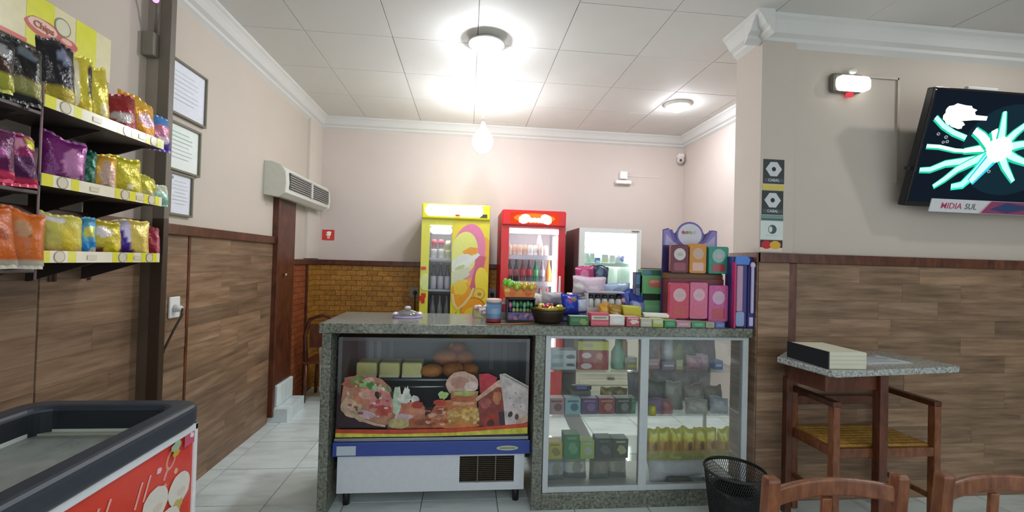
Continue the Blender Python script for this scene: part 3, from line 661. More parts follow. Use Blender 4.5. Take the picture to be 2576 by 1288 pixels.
# dark chair behind the counter
bc = thing('wooden_chair', 'dark round-backed wooden chair behind the left end of the counter', 'chair', (-1.375, 4.5, 0), PI)
bc.scale = (0.95, 0.95, 0.88)
MB().tube([(-0.17, 0, 0.44), (-0.18, 0.03, 0.75), (-0.13, 0.05, 0.93), (0, 0.06, 0.985), (0.13, 0.05, 0.93), (0.18, 0.03, 0.75), (0.17, 0, 0.44)], 0.02, '#ffffff').build('back_hoop', 'dark_wood', bc)
MB().box(-0.13, 0.13, 0.015, 0.05, 0.62, 0.88, '#ffffff').build('back_panel', 'dark_wood', bc, bevel=0.008)
MB().box(-0.2, 0.2, -0.38, 0.02, 0.43, 0.46, '#ffffff').build('seat', 'dark_wood', bc, bevel=0.01)
for sx in (-0.17, 0.17):
    for sy in (-0.35, 0.0): MB().tube([(sx, sy, 0.43), (sx * 1.08, sy * 1.03, 0.0)], 0.018, '#ffffff').build('leg', 'dark_wood', bc)
hb = bag('pale plastic bag hanging on the far side of the counter at its left end', 0.16, 0.30, 0.07, bands((0.6, '#d8d4cc'), (1, '#b8a89c')), (-0.86, 3.02, 0.56), 0.3, 0, 40, 'plastic_bag', cat='bag', name='plastic_bag')
# ================================================================ FRIDGES
def lathe_thing(name, label, cat, loc, prof, col, mat='gloss', n=14, cols=None, group=None, M=None):
    o = MB().lathe(prof, col, n, cols=cols).build(name, mat, None, loc); return tag(o, label, cat, group)
def cabinet(parent, x0, x1, d, h, t, col, mat='satin', z0=0.08, zopen=0.30, ztop=None, inner='#d6d2d6'):
    ztop = ztop or h - 0.16
    b = MB()
    b.box(x0, x1, d - t, d, z0, h, col); b.box(x0, x0 + t, 0.03, d - t, z0, h, col); b.box(x1 - t, x1, 0.03, d - t, z0, h, col)
    b.box(x0 + t, x1 - t, 0.03, d - t, h - t, h, col); b.box(x0 + t, x1 - t, 0.03, d - t, z0, zopen, col)
    b.build('cabinet', mat, parent)
    c = MB(); e = 0.003
    c.box(x0 + t, x1 - t, d - t - 0.006, d - t - e, zopen, ztop, inner); c.box(x0 + t, x0 + t + e, 0.05, d - t, zopen, ztop, inner); c.box(x1 - t - e, x1 - t, 0.05, d - t, zopen, ztop, inner)
    c.box(x0 + t, x1 - t, 0.05, d - t, ztop, ztop + 0.01, inner); c.box(x0 + t, x1 - t, 0.05, d - t, zopen, zopen + 0.01, inner)
    c.build('lining', 'satin', parent)
    for x in (x0 + 0.06, x1 - 0.06):
        for y in (0.08, d - 0.08): MB().lathe([(0.025, 0), (0.025, z0)], '#2a2a2a', 8, Matrix.Translation((x, y, 0))).build('foot', 'satin', parent)
YF = 4.40
# --- yellow fridge
fy = thing('ice_cream_fridge', 'tall yellow display fridge with a lit header and an ice cream picture on its door', 'fridge', (-0.12, YF, 0))
a, b = -0.335, 0.335
cabinet(fy, a, b, 0.62, 1.97, 0.05, '#d2cc3c', ztop=1.77)
MB().box(a, b, -0.02, 0.03, 1.835, 1.985, '#e8e030').build('header', 'gloss', fy, bevel=0.012)
hdl = MB(); hdl.prism(rrect(a + 0.03, 1.862, b - 0.07, 1.975, 0.05, 6), 0.02, 0.030, '#fffac8', FRONT()); hdl.build('header_light', 'lightbox', fy)
MB().box(0.235, 0.305, -0.026, -0.018, 1.862, 1.893, '#4a4428').build('temperature_display', 'gloss', fy)
MB().box(-0.01, 0.035, -0.036, -0.028, 1.862, 1.882, '#c85a20').build('red_badge', 'gloss', fy)
fr = MB()
wx0, wx1, wz0, wz1 = -0.255, -0.035, 0.42, 1.775
fr.box(a, wx0, 0, 0.03, 0.1, 1.835, '#d6d04a').box(wx1, b, 0, 0.03, 0.1, 1.835, '#d8c83a').box(wx0, wx1, 0, 0.03, wz1, 1.835, '#d6d04a').box(wx0, wx1, 0, 0.03, 0.1, wz0, '#d6d04a')
fr.build('door', 'gloss', fy)
MB().box(wx0, wx1, 0.012, 0.018, wz0, wz1, '#ffffff').build('door_glass', 'glass', fy)
MB().prism(rrect(wx0 + 0.005, 1.69, wx1 - 0.005, 1.765, 0.03, 5), -0.03, -0.05, '#fffefa', FRONT()).build('light_tube', 'tube', fy)
M = FRONT(0, -0.0005, 0); p = MB()
def clip(poly, x0, x1, z0, z1): return [(min(max(x, x0), x1), min(max(z, z0), z1)) for x, z in poly]
K = lambda poly: clip(poly, -0.03, 0.333, 0.12, 1.83)
p.flat(K(rct(-0.03, 0.12, 0.333, 1.83)), '#dccb34', M)
p.flat(K(blob(0.25, 1.42, 0.17, 0.26, 3, 20, 0.1)), '#e2a624', M)
p.flat(K(ell(0.13, 1.52, 0.165, 0.28, -0.15, 28)), '#d97a9a', M)
p.flat(K(ell(0.085, 1.50, 0.135, 0.22, -0.15, 26)), '#d8d874', M)
p.flat(K(stroke([(0.25, 1.48), (0.24, 1.36), (0.20, 1.22), (0.16, 1.12)], 0.11, 0.05)), '#c85a72', M)
p.flat(K(stroke([(0.10, 1.48), (0.16, 1.53), (0.22, 1.53)], 0.10, 0.06)), '#e0962c', M)
p.flat(K(blob(0.06, 1.40, 0.13, 0.075, 5, 20, 0.16, 0.4)), '#d2d6c8', M)
p.flat(K(blob(0.04, 1.28, 0.12, 0.06, 6, 20, 0.2, 0.5)), '#c6caa8', M)
p.flat(K(stroke([(0.02, 1.36), (0.12, 1.41), (0.20, 1.47), (0.235, 1.50)], 0.06, 0.03)), '#dcdccf', M)
p.flat(K(blob(0.05, 1.36, 0.06, 0.02, 7, 16, 0.2, 0.4)), '#b4be80', M)
p.flat(K(blob(0.07, 1.10, 0.11, 0.13, 9, 20, 0.1)), '#e0982a', M)
p.flat(K(blob(0.06, 1.16, 0.07, 0.07, 10, 18, 0.1)), '#dcc038', M)
p.flat(K(ell(0.28, 1.20, 0.075, 0.17, 0.15, 20)), '#e2cc3a', M)
p.flat(K(ell(0.245, 1.10, 0.062, 0.062)), '#c89a34', M); p.flat(K(ell(0.245, 1.105, 0.05, 0.05)), '#e0bc50', M); p.flat(K(blob(0.25, 1.10, 0.02, 0.016, 3)), '#a88830', M)
p.flat(K(ell(0.20, 0.92, 0.135, 0.15)), '#b87418', M); p.flat(K(ell(0.195, 0.92, 0.12, 0.14)), '#e0962a', M); p.flat(K(ell(0.18, 0.87, 0.08, 0.10)), '#dcc038', M)
p.flat(K(stroke([(-0.02, 1.10), (0.0, 1.0), (0.04, 0.95), (0.10, 1.0), (0.16, 1.08), (0.19, 1.16)], 0.03, 0.02)), '#dcc888', M)
p.flat(K([(-0.03, 0.84), (0.03, 0.93), (0.02, 0.83), (-0.02, 0.78)]), '#c85024', M)
p.flat(clip([(a, 1.07), (a + 0.06, 1.10), (a + 0.06, 1.06), (a, 1.02)], a, wx0, 0, 2), '#c83a28', M)
p.flat(clip(rct(a + 0.005, 1.33, a + 0.055, 1.36), a, wx0, 0, 2), '#c83a28', M)
p.flat(clip(ell(a + 0.05, 1.21, 0.05, 0.085), a, wx0, 0, 2), '#d2dc8c', M); p.flat(clip(rct(a + 0.015, 1.0, a + 0.05, 1.10), a, wx0, 0, 2), '#c83a28', M)
p.build('printed_picture', 'gloss', fy)
for z in (1.45, 1.135, 0.80):
    MB().box(-0.28, 0.28, 0.06, 0.5, z - 0.02, z, '#c8c8d4').build('shelf', 'satin', fy)
for i, (x, z, h, c, lb) in enumerate(((-0.215, 1.452, 0.085, '#f2eef2', 'white tub at the left end of the top shelf in the yellow fridge'), (-0.145, 1.452, 0.085, '#f6f4f6', 'white tub in the middle of the top shelf in the yellow fridge'), (-0.075, 1.452, 0.075, '#d8dcae', 'cream tub at the right end of the top shelf in the yellow fridge'))):
    lathe_thing('dairy_tub', lb, 'tub', (-0.12 + x, YF + 0.11, z), [(0.026, 0), (0.03, h - 0.01), (0.031, h)], c, group='tubs in the yellow fridge')
for i, (x, c, c2, lb) in enumerate(((-0.215, '#d8a8b8', '#c86a7c', 'pink capped pot stacked on the left white tub'), (-0.145, '#dcc0c8', '#d06a84', 'pink capped pot stacked on the middle white tub'), (-0.075, '#ece8c0', '#f0ecd0', 'cream capped pot stacked on the right tub'))):
    lathe_thing('yogurt_pot', lb, 'pot', (-0.12 + x, YF + 0.11, 1.452 + (0.085 if i < 2 else 0.075) + 0.001), [(0.024, 0), (0.027, 0.05), (0.029, 0.052), (0.029, 0.085), (0.02, 0.10)], c, cols=[c, c, c2, c2, c2][:4], group='pots in the yellow fridge')
for r, (z, zz) in enumerate(((1.137, 0.26), (0.802, 0.27))):
    for k in range(3):
        x = -0.335 + 0.07 * k
        bt = lathe_thing('bottle', ('%s dark bottle with a pale label on the %s shelf of the yellow fridge' % (('left', 'middle', 'right')[k], ('second', 'third')[r])) if r == 0 else ('%s clear bottle on the third shelf of the yellow fridge' % ('left', 'middle', 'right')[k]), 'bottle', (x, YF + 0.12, z),
            [(0.028, 0), (0.030, 0.01), (0.030, zz * 0.5), (0.012, zz * 0.78), (0.012, zz * 0.95), (0.013, zz)], '#3a2c34', cols=(['#c8c4d4'] * 2 + ['#3a2c34', '#3a2c34', '#c8b8b8'] if r == 0 else ['#8a8a8c'] * 4 + ['#c88a98']), group='bottles in the yellow fridge')
# --- red fridge
fr_ = thing('drinks_fridge', 'tall red glass-door drinks fridge with a lit red and white header', 'fridge', (0.66, YF, 0))
a, b = -0.325, 0.325
cabinet(fr_, a, b, 0.62, 1.945, 0.05, '#c8262a', ztop=1.775)
MB().box(a, b, -0.02, 0.03, 1.80, 1.955, '#d82428').build('header', 'gloss', fr_, bevel=0.01)
M = FRONT(0, -0.0205, 0); p = MB()
p.flat(rrect(-0.25, 1.815, 0.25, 1.93, 0.02), '#e04424', M); p.flat(ell(0.0, 1.875, 0.21, 0.048), '#ee8838', M)
p.build('header_light', 'lightbox_soft', fr_)
p = MB(); p.layer = 4
p.flat(blob(-0.10, 1.866, 0.062, 0.046, 3, 18, 0.08, 0.3), '#fffdf4', M); p.flat(blob(0.12, 1.866, 0.06, 0.05, 4, 18, 0.08, -0.2), '#fffdf4', M)
for i, x in enumerate((-0.04, 0.0, 0.045, 0.075)): p.flat(blob(x, 1.855, 0.026, 0.026, i, 12, 0.1), '#fffdf4', M)
p.flat(stroke([(-0.13, 1.90), (-0.05, 1.845), (0.03, 1.84), (0.14, 1.83)], 0.02, 0.012), '#fffdf4', M)
p.build('header_logo', 'lightbox', fr_)
gx0, gx1, gz0, gz1 = -0.25, 0.255, 0.36, 1.785
d = MB(); d.box(a, gx0, 0, 0.03, 0.10, 1.80, '#cc2a2c').box(gx1, b, 0, 0.03, 0.10, 1.80, '#c42a34').box(gx0, gx1, 0, 0.03, gz1, 1.80, '#cc2a2c').box(gx0, gx1, 0, 0.03, 0.10, gz0, '#cc2a2c')
d.build('door', 'gloss', fr_)
MB().box(gx0, gx1, 0.012, 0.018, gz0, gz1, '#ffffff').build('door_glass', 'glass', fr_)
MB().box(gx0 + 0.01, gx1 - 0.01, 0.05, 0.08, 1.725, 1.765, '#fff4f4').build('light_tube', 'tube', fr_)
MB().box(gx1 - 0.05, gx1 - 0.012, 0.03, 0.05, 0.5, 1.70, '#fff4f2').build('light_tube', 'tube', fr_)
MB().box(gx1 + 0.012, gx1 + 0.03, -0.03, 0.0, 0.9, 1.3, '#e8d8d8').build('handle', 'satin', fr_, bevel=0.004)
for z in (1.505, 1.235, 0.93, 0.62): MB().box(-0.265, 0.21, 0.055, 0.5, z - 0.045, z, '#e4dcf0').build('shelf', 'satin', fr_)
X = 0.66
cols_ = ['#f0d8c8', '#efc8b4', '#f0d0bc', '#eec4b0', '#f8f4f2', '#f6f2f2', '#ecd4cc', '#dcd4d4']
for i, c in enumerate(cols_):
    lathe_thing('drink_can', 'pale can, number %s from the left on the top shelf of the red fridge' % ('one', 'two', 'three', 'four', 'five', 'six', 'seven', 'eight')[i], 'can', (X - 0.235 + 0.055 * i, YF + 0.10 + 0.02 * (i % 2), 1.506),
        [(0.022, 0), (0.026, 0.006), (0.026, 0.085), (0.019, 0.10), (0.019, 0.104)], c, 'satin', group='cans on the top shelf of the red fridge')
lathe_thing('bottle', 'tall pinkish bottle behind the cans in the red fridge', 'bottle', (X + 0.09, YF + 0.2, 1.506), [(0.04, 0), (0.042, 0.12), (0.02, 0.19), (0.018, 0.215)], '#d8a8ac', 'gloss')
bl = [('#4a1c18', '#d83848', 'red-labelled dark bottle at the left end'), ('#3a1c1c', '#b02834', 'second red-labelled dark bottle'), ('#8a5c50', '#e0485c', 'third red-labelled bottle with a red cap'), ('#6a6a68', '#e04a64', 'grey clear bottle with a pink red label'), ('#3c9c78', '#7ac884', 'green bottle'), ('#9c98a4', '#c8c0dc', 'clear bottle with a pale lilac label'), ('#e08a4c', '#e8883c', 'orange bottle at the right end')]
for i, (c, l, lb) in enumerate(bl):
    lathe_thing('bottle', lb + ' of the second shelf in the red fridge', 'bottle', (X - 0.225 + 0.068 * i, YF + 0.115, 1.236),
        [(0.026, 0), (0.029, 0.008), (0.029, 0.055), (0.030, 0.056), (0.030, 0.115), (0.027, 0.12), (0.011, 0.185), (0.011, 0.205), (0.013, 0.206), (0.013, 0.22)], c, 'gloss', cols=[c, c, l, l, l, c, c, c, l], group='bottles on the second shelf of the red fridge')
for i, c in enumerate(['#8a2c30', '#c84a58', '#5a2c2c', '#c87a60', '#8a8488', '#6a4448']):
    lathe_thing('bottle', 'large soft drink bottle on the third shelf of the red fridge, %s from the left' % ('first', 'second', 'third', 'fourth', 'fifth', 'sixth')[i], 'bottle', (X - 0.215 + 0.078 * i, YF + 0.12, 0.931),
        [(0.034, 0), (0.036, 0.01), (0.036, 0.13), (0.013, 0.21), (0.013, 0.235)], c, 'gloss', cols=[c, c, c, '#d8606c'], group='bottles on the third shelf of the red fridge')
# --- white fridge
fw_ = thing('white_fridge', 'white glass-door fridge with a brightly lit inside and cream drawers below', 'fridge', (1.46, YF, 0))
a, b = -0.325, 0.325
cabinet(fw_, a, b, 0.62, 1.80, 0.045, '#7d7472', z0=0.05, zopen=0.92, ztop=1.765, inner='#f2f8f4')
d = MB(); d.box(a, a + 0.055, 0, 0.03, 0.88, 1.80, '#e2e4e0').box(b - 0.05, b, 0, 0.03, 0.88, 1.80, '#e2e4e0').box(a + 0.055, b - 0.05, 0, 0.03, 1.755, 1.80, '#e2e4e0').box(a + 0.055, b - 0.05, 0, 0.03, 0.88, 0.94, '#e2e4e0')
d.build('door', 'satin', fw_)
MB().box(a + 0.055, b - 0.05, 0.012, 0.016, 0.94, 1.755, '#ffffff').build('door_glass', 'glass', fw_)
MB().prism(rrect(a + 0.06, 1.62, b - 0.06, 1.752, 0.05, 5), -0.10, -0.12, '#ffffff', FRONT()).build('light_panel', 'tube_bright', fw_)
MB().box(b - 0.085, b - 0.062, 0.05, 0.07, 0.98, 1.70, '#f4fffb').build('light_tube', 'tube', fw_)
for z in (1.445, 1.20): MB().box(a + 0.05, b - 0.09, 0.06, 0.5, z - 0.035, z, '#cfeee2').build('shelf', 'satin', fw_)
MB().box(a, b, 0.0, 0.03, 0.06, 0.88, '#ddd9c6').build('lower_panel', 'satin', fw_, bevel=0.004)
for z in (0.34, 0.235, 0.17): MB().box(a + 0.03, b - 0.02, -0.014, 0.0, z - 0.03, z + 0.02, '#d8d4bc').build('drawer_ridge', 'satin', fw_, bevel=0.005)
MB().box(0.0, 0.07, -0.018, 0.0, 0.265, 0.275, '#55544c').build('drawer_handle', 'satin', fw_)
MB().box(0.22, 0.30, -0.004, 0.0, 1.775, 1.785, '#77746e').build('badge', 'satin', fw_)
X = 1.46
for i, (x, w, h, c, lb) in enumerate(((-0.225, 0.05, 0.10, '#c8e8dc', 'pale green carton at the left of the white fridge shelf'), (-0.165, 0.05, 0.10, '#d4efe4', 'second pale green carton on the white fridge shelf'), (-0.105, 0.05, 0.055, '#5a8fd0', 'small blue carton on the white fridge shelf'), (-0.03, 0.07, 0.09, '#eef6f2', 'white carton in the middle of the white fridge shelf'), (0.05, 0.06, 0.085, '#f2f8f4', 'white carton right of the middle on the white fridge shelf'))):
    o = thing('carton', lb, 'carton', (X + x, YF + 0.11, 1.446), 0, 'cartons in the white fridge')
    MB().box(-w / 2, w / 2, -0.03, 0.03, 0, h, c).build('box', 'satin', o, bevel=0.004)
    MB().box(-w / 2 + 0.006, w / 2 - 0.006, -0.0315, -0.03, h * 0.12, h * 0.4, '#d8e8a0' if i == 3 else '#e6f2ec').build('label_band', 'paper', o)
bag('pale lilac wrapped pack lying at the right of the white fridge shelf', 0.12, 0.10, 0.06, bands((1, '#d8dcec'), (0.2, 0.5, 0.35, 0.35, '#8a88bc')), (X + 0.145, YF + 0.11, 1.447), 0, 0, 51, 'plastic_bag', cat='pack', name='wrapped_pack')
for i, (x, c, lb) in enumerate(((-0.2, '#4a6a60', 'dark green pack on the lower shelf of the white fridge'), (-0.09, '#566a70', 'grey pack on the lower shelf of the white fridge'))):
    bag(lb, 0.12, 0.13, 0.07, bands((1, c), (0.1, 0.6, 0.4, 0.2, '#9ab0b0')), (X + x, YF + 0.12, 1.202), 0, 0, 52 + i, 'plastic_bag', cat='pack', name='wrapped_pack')
# ================================================================ COUNTER
ZT = 1.065
ct = thing('counter', 'grey speckled granite counter with a top slab, side panel and dark hollow under it', 'counter', (0.46, 2.53, 0))
def cbox(x0, x1, y0, y1, z0, z1, n, bev=0.004): return MB().box(x0 - 0.46, x1 - 0.46, y0 - 2.53, y1 - 2.53, z0, z1, '#ffffff').build(n, 'granite', ct, bevel=bev)
cbox(-0.80, 1.735, 2.515, 3.06, 1.01, ZT, 'top_slab', 0.006)
cbox(-0.785, -0.735, 2.53, 3.05, 0, 1.01, 'side_panel'); cbox(0.405, 0.465, 2.53, 3.05, 0, 1.01, 'middle_panel')
cbox(0.465, 1.735, 2.53, 3.05, 0.0, 0.095, 'plinth')
# --- refrigerated display case
vt = thing('display_case', 'refrigerated food display case with a pizza and burger picture on its glass front', 'display case', (-0.165, 2.60, 0))
a, b = -0.555, 0.555
MB().box(a, b, 0.40, 0.43, 0.10, 0.97, '#55535a').box(a, a + 0.02, 0.03, 0.40, 0.40, 0.97, '#5c5a60').box(b - 0.02, b, 0.03, 0.40, 0.40, 0.97, '#5c5a60').box(a + 0.02, b - 0.02, 0.03, 0.40, 0.95, 0.97, '#3a3c40').build('body', 'satin', vt)
MB().box(a + 0.02, b - 0.02, 0.02, 0.40, 0.40, 0.44, '#8a8c8e').build('inner_base', 'satin', vt)
MB().box(a, b, -0.012, 0.02, 0.385, 0.405, '#8c9296').build('front_rail', 'metal', vt, bevel=0.003)
MB().box(a - 0.005, b + 0.01, -0.02, 0.02, 0.305, 0.385, '#2c4496').build('blue_band', 'gloss', vt, bevel=0.004)
MB().box(a + 0.02, a + 0.125, -0.0225, -0.02, 0.313, 0.365, '#b8c4cc').build('data_label', 'paper', vt)
lgp = MB().prism(ell(0.43, 0.343, 0.065, 0.014), 0.0205, 0.024, '#b0b89c', FRONT()).build('logo_plate', 'satin', vt)
MB().prism(rct(0.385, 0.34, 0.475, 0.346), 0.0242, 0.0246, '#6c7a70', FRONT()).build('logo_line', 'paper', lgp)
bp = MB(); bx0, bx1, bz0, bz1 = 0.155, 0.475, 0.135, 0.29
bp.box(a + 0.02, bx0, 0, 0.03, 0.09, 0.305, '#cfd5db').box(bx1, b - 0.02, 0, 0.03, 0.09, 0.305, '#cfd5db').box(bx0, bx1, 0, 0.03, 0.09, bz0, '#cfd5db').box(bx0, bx1, 0, 0.03, bz1, 0.305, '#cfd5db')
bp.build('base_panel', 'satin', vt)
MB().box(bx0, bx1, 0.025, 0.035, bz0, bz1, '#2c2418').build('grille_back', 'matte', vt)
for i in range(14): MB().box(bx0, bx1, 0.008, 0.022, bz0 + 0.004 + i * 0.011, bz0 + 0.008 + i * 0.011, '#42392c').build('grille_slat', 'satin', vt)
for x in (bx0 + 0.105, bx0 + 0.21): MB().box(x - 0.003, x + 0.003, 0.0, 0.02, bz0, bz1, '#6a665c').build('grille_bar', 'satin', vt)
for x in (a + 0.06, b - 0.06):
    for y in (0.06, 0.36): MB().lathe([(0.02, 0), (0.02, 0.10)], '#1c1c1c', 8, Matrix.Translation((x, y, 0))).build('foot', 'satin', vt)
MB().box(a + 0.02, b - 0.02, 0.05, 0.40, 0.10, 0.385, '#3c3c3e').build('machine_box', 'matte', vt)
vg = MB().box(a + 0.005, b - 0.005, 0.0, 0.005, 0.405, 0.975, '#ffffff').build('front_glass', 'glass', vt)
MB().box(a + 0.16, b - 0.30, 0.16, 0.38, 0.685, 0.695, '#9aa4a6').build('shelf', 'metal', vt)
MB().tube([(a + 0.30, 0.02, 0.685), (0.12, 0.02, 0.69)], 0.006, '#a8b0b0').build('shelf_rail', 'metal', vt)
ip = MB()
for i, x in enumerate((-0.46, -0.41, -0.33, 0.33, 0.42)): ip.box(x, x + 0.03, 0.385, 0.398, 0.70, 0.94, ('#7c7078', '#857c80', '#6c6468', '#6a6474', '#5e6266')[i])
ip.build('back_panel_ribs', 'satin', vt)
# picture printed on the glass; s, t in percent of the picture's width / in cm above its foot
M = FRONT(0, -0.0006, 0); p = MB()
def U(x): return a + 0.008 + (b - a - 0.016) * x
def G(poly): return [(min(max(U(x), a + 0.006), b - 0.006), min(max(0.41 + z, 0.408), 0.972)) for x, z in poly]
def el(cx, cz, rx, rz, rot=0, n=24): return [(cx + (x) / 1.1, cz + y) for x, y in ell(0, 0, rx * 1.1, rz, rot, n)]
def bo(cx, cz, rx, rz, sd, j=0.15, rot=0, n=18): return [(cx + x / 1.1, cz + y) for x, y in blob(0, 0, rx * 1.1, rz, sd, n, j, rot)]
fl_ = lambda poly, c: p.flat(G(poly), c, M, 0.00008)
fl_([(0.26, 0.02), (0.26, 0.10), (0.46, 0.12), (0.60, 0.13), (0.76, 0.08), (0.76, 0.02)], '#8e543a')
fl_([(0.0, 0.05), (0.0, 0.25), (0.06, 0.18), (0.16, 0.08), (0.24, 0.05)], '#2c1c24')
fl_([(0.02, 0.20), (0.03, 0.30), (0.08, 0.345), (0.15, 0.35), (0.22, 0.33), (0.27, 0.28), (0.30, 0.20), (0.30, 0.10), (0.24, 0.055), (0.16, 0.08), (0.06, 0.14)], '#b8846a')
fl_(bo(0.10, 0.31, 0.08, 0.035, 1), '#a86a50'); fl_(bo(0.07, 0.17, 0.05, 0.06, 2), '#c8b090'); fl_(bo(0.13, 0.23, 0.05, 0.045, 3), '#c88264'); fl_(bo(0.10, 0.13, 0.06, 0.03, 4, 0.2, -0.5), '#d0bca0')
fl_(bo(0.19, 0.24, 0.07, 0.035, 30), '#d0a090')
for i in range(5): fl_(bo(0.10 + i * 0.035, 0.315 - i * 0.012, 0.03, 0.022, 5 + i, 0.3), ('#5c9a50', '#8cc07c', '#4c8844', '#a8cc98', '#5c9458')[i])
fl_(bo(0.16, 0.325, 0.022, 0.014, 11, 0.3), '#e0b8a0')
fl_(el(0.225, 0.20, 0.058, 0.075, 0.4), '#d89890'); fl_(el(0.225, 0.20, 0.05, 0.062, 0.4), '#cc8480')
fl_(el(0.205, 0.235, 0.013, 0.024, 0.5), '#1c1c18'); fl_(el(0.282, 0.235, 0.011, 0.026, 0.3), '#2c3424')
fl_(bo(0.235, 0.150, 0.042, 0.034, 12, 0.25), '#b84a40'); fl_(bo(0.15, 0.13, 0.05, 0.022, 13, 0.3, -0.4), '#c8aab4'); qq = random.Random(5)
for i in range(34):
    t, r_ = qq.uniform(0, 6.28), qq.random() ** 0.5
    fl_(bo(0.155 + 0.12 * r_ * math.cos(t), 0.21 + 0.11 * r_ * math.sin(t) - 0.25 * (0.12 * r_ * math.cos(t)), qq.uniform(0.006, 0.016), qq.uniform(0.005, 0.012), i + 200, 0.35), qq.choice(('#d8b89c', '#c47a5c', '#e0ccb4', '#a85c48', '#8c5a3c', '#c89878', '#b8485c', '#e4d4c4')))
fl_(stroke([(0.05, 0.155), (0.12, 0.10), (0.20, 0.07), (0.25, 0.06)], 0.02, 0.012), '#c8a890')
fl_([(0.28, 0.10), (0.30, 0.17), (0.34, 0.20), (0.42, 0.20), (0.45, 0.17), (0.455, 0.10), (0.47, 0.05), (0.28, 0.05)], '#b87058')
fl_(bo(0.305, 0.20, 0.022, 0.09, 14, 0.15), '#bcd0b4'); fl_(bo(0.355, 0.235, 0.018, 0.05, 15, 0.2), '#d4dcd2'); fl_(bo(0.395, 0.215, 0.025, 0.02, 16, 0.3), '#dce0d4'); fl_(bo(0.33, 0.22, 0.02, 0.03, 31, 0.3), '#e2e6da')
fl_(bo(0.41, 0.18, 0.03, 0.022, 17), '#a83c34'); fl_(bo(0.40, 0.14, 0.06, 0.022, 18), '#c88464'); fl_(bo(0.34, 0.11, 0.05, 0.02, 19), '#c8aab8')
fl_(stroke([(0.285, 0.05), (0.30, 0.09), (0.31, 0.14)], 0.012, 0.008), '#dcd4cc')
fl_(bo(0.32, 0.075, 0.06, 0.03, 20, 0.1), '#bcae78')
fl_([(0.37, 0.05), (0.37, 0.10), (0.45, 0.105), (0.47, 0.13), (0.56, 0.14), (0.56, 0.05)], '#a8603c'); fl_(bo(0.47, 0.08, 0.07, 0.02, 32, 0.1), '#8e4c34')
fl_([(0.465, 0.10), (0.50, 0.17), (0.53, 0.20), (0.58, 0.21), (0.72, 0.20), (0.74, 0.10), (0.72, 0.05), (0.50, 0.05)], '#c07448')
fl_(bo(0.545, 0.235, 0.03, 0.022, 21, 0.25), '#a8c87c'); fl_(bo(0.53, 0.195, 0.035, 0.018, 22, 0.2), '#b84030'); fl_(stroke([(0.47, 0.115), (0.52, 0.13), (0.56, 0.135)], 0.022, 0.02), '#d8a890')
fl_(bo(0.64, 0.30, 0.085, 0.075, 23, 0.06), '#c8a898'); fl_(el(0.63, 0.31, 0.05, 0.035), '#b88a78'); fl_(bo(0.69, 0.285, 0.035, 0.03, 24, 0.1), '#d8c4bc')
fl_([(0.585, 0.26), (0.585, 0.20), (0.63, 0.15), (0.72, 0.15), (0.73, 0.26)], '#bc7a50')
fl_(bo(0.65, 0.245, 0.06, 0.014, 25, 0.3), '#a8b868'); fl_(bo(0.65, 0.215, 0.065, 0.018, 26, 0.15), '#b0603c'); fl_(stroke([(0.60, 0.19), (0.66, 0.185), (0.71, 0.19)], 0.02, 0.016), '#d89c78')
fl_(bo(0.66, 0.12, 0.095, 0.055, 27, 0.06), '#c89c58'); fl_(bo(0.68, 0.13, 0.06, 0.035, 28, 0.15), '#d4b064'); fl_(bo(0.64, 0.06, 0.10, 0.022, 33, 0.08), '#d08040')
for i in range(40): fl_(bo(0.66 + 0.085 * qq.uniform(-1, 1), 0.12 + 0.045 * qq.uniform(-1, 1), 0.010, 0.008, i + 300, 0.4), qq.choice(('#d8b468', '#c08c44', '#e0c47c', '#b87c3c')))
for i in range(16): fl_(bo(0.52 + 0.05 * qq.uniform(-1, 1), 0.12 + 0.05 * qq.uniform(-1, 1), 0.014, 0.008, i + 400, 0.4), qq.choice(('#d08860', '#b05c40', '#dca888', '#a04c34')))
fl_([(0.73, 0.36), (0.78, 0.365), (0.83, 0.34), (0.80, 0.24), (0.74, 0.25)], '#b83040')
fl_([(0.74, 0.10), (0.73, 0.20), (0.79, 0.26), (0.84, 0.30), (0.87, 0.27), (0.87, 0.15), (0.88, 0.06), (0.76, 0.05)], '#8a3c34')
fl_(bo(0.83, 0.22, 0.025, 0.035, 34, 0.2), '#c07a50'); fl_(stroke([(0.72, 0.21), (0.78, 0.26), (0.84, 0.31)], 0.02, 0.03), '#d0a890'); fl_(el(0.845, 0.305, 0.022, 0.022), '#dcbca4')
fl_(bo(0.77, 0.19, 0.03, 0.03, 35), '#a85a54'); fl_(bo(0.80, 0.08, 0.035, 0.045, 36, 0.1), '#a83828'); fl_(el(0.80, 0.07, 0.02, 0.025), '#4c2410'); fl_([(0.85, 0.06), (0.84, 0.14), (0.87, 0.14), (0.885, 0.06)], '#3c2430')
fl_([(0.84, 0.36), (0.87, 0.365), (1.0, 0.29), (1.0, 0.08), (0.93, 0.06), (0.88, 0.055), (0.865, 0.20)], '#cfc6c4')
fl_([(0.86, 0.352), (0.875, 0.356), (1.0, 0.282), (1.0, 0.272)], '#8c988c'); fl_(el(0.905, 0.125, 0.012, 0.018, -0.4), '#3a3236'); fl_(el(0.94, 0.11, 0.011, 0.018), '#5c4438')
for i, (x, z) in enumerate(((0.90, 0.22), (0.93, 0.25), (0.955, 0.22), (0.92, 0.18), (0.96, 0.17))): fl_(bo(x, z, 0.006, 0.007, i), '#a8a0a0')
fl_([(0.93, 0.06), (1.0, 0.085), (1.0, 0.13), (0.95, 0.10)], '#d4b49c')
fl_([(0.0, 0.025), (0.0, 0.048), (0.35, 0.042), (0.62, 0.045), (0.85, 0.06), (1.0, 0.075), (1.0, 0.04), (0.6, 0.022), (0.3, 0.02)], '#cc4a2c')
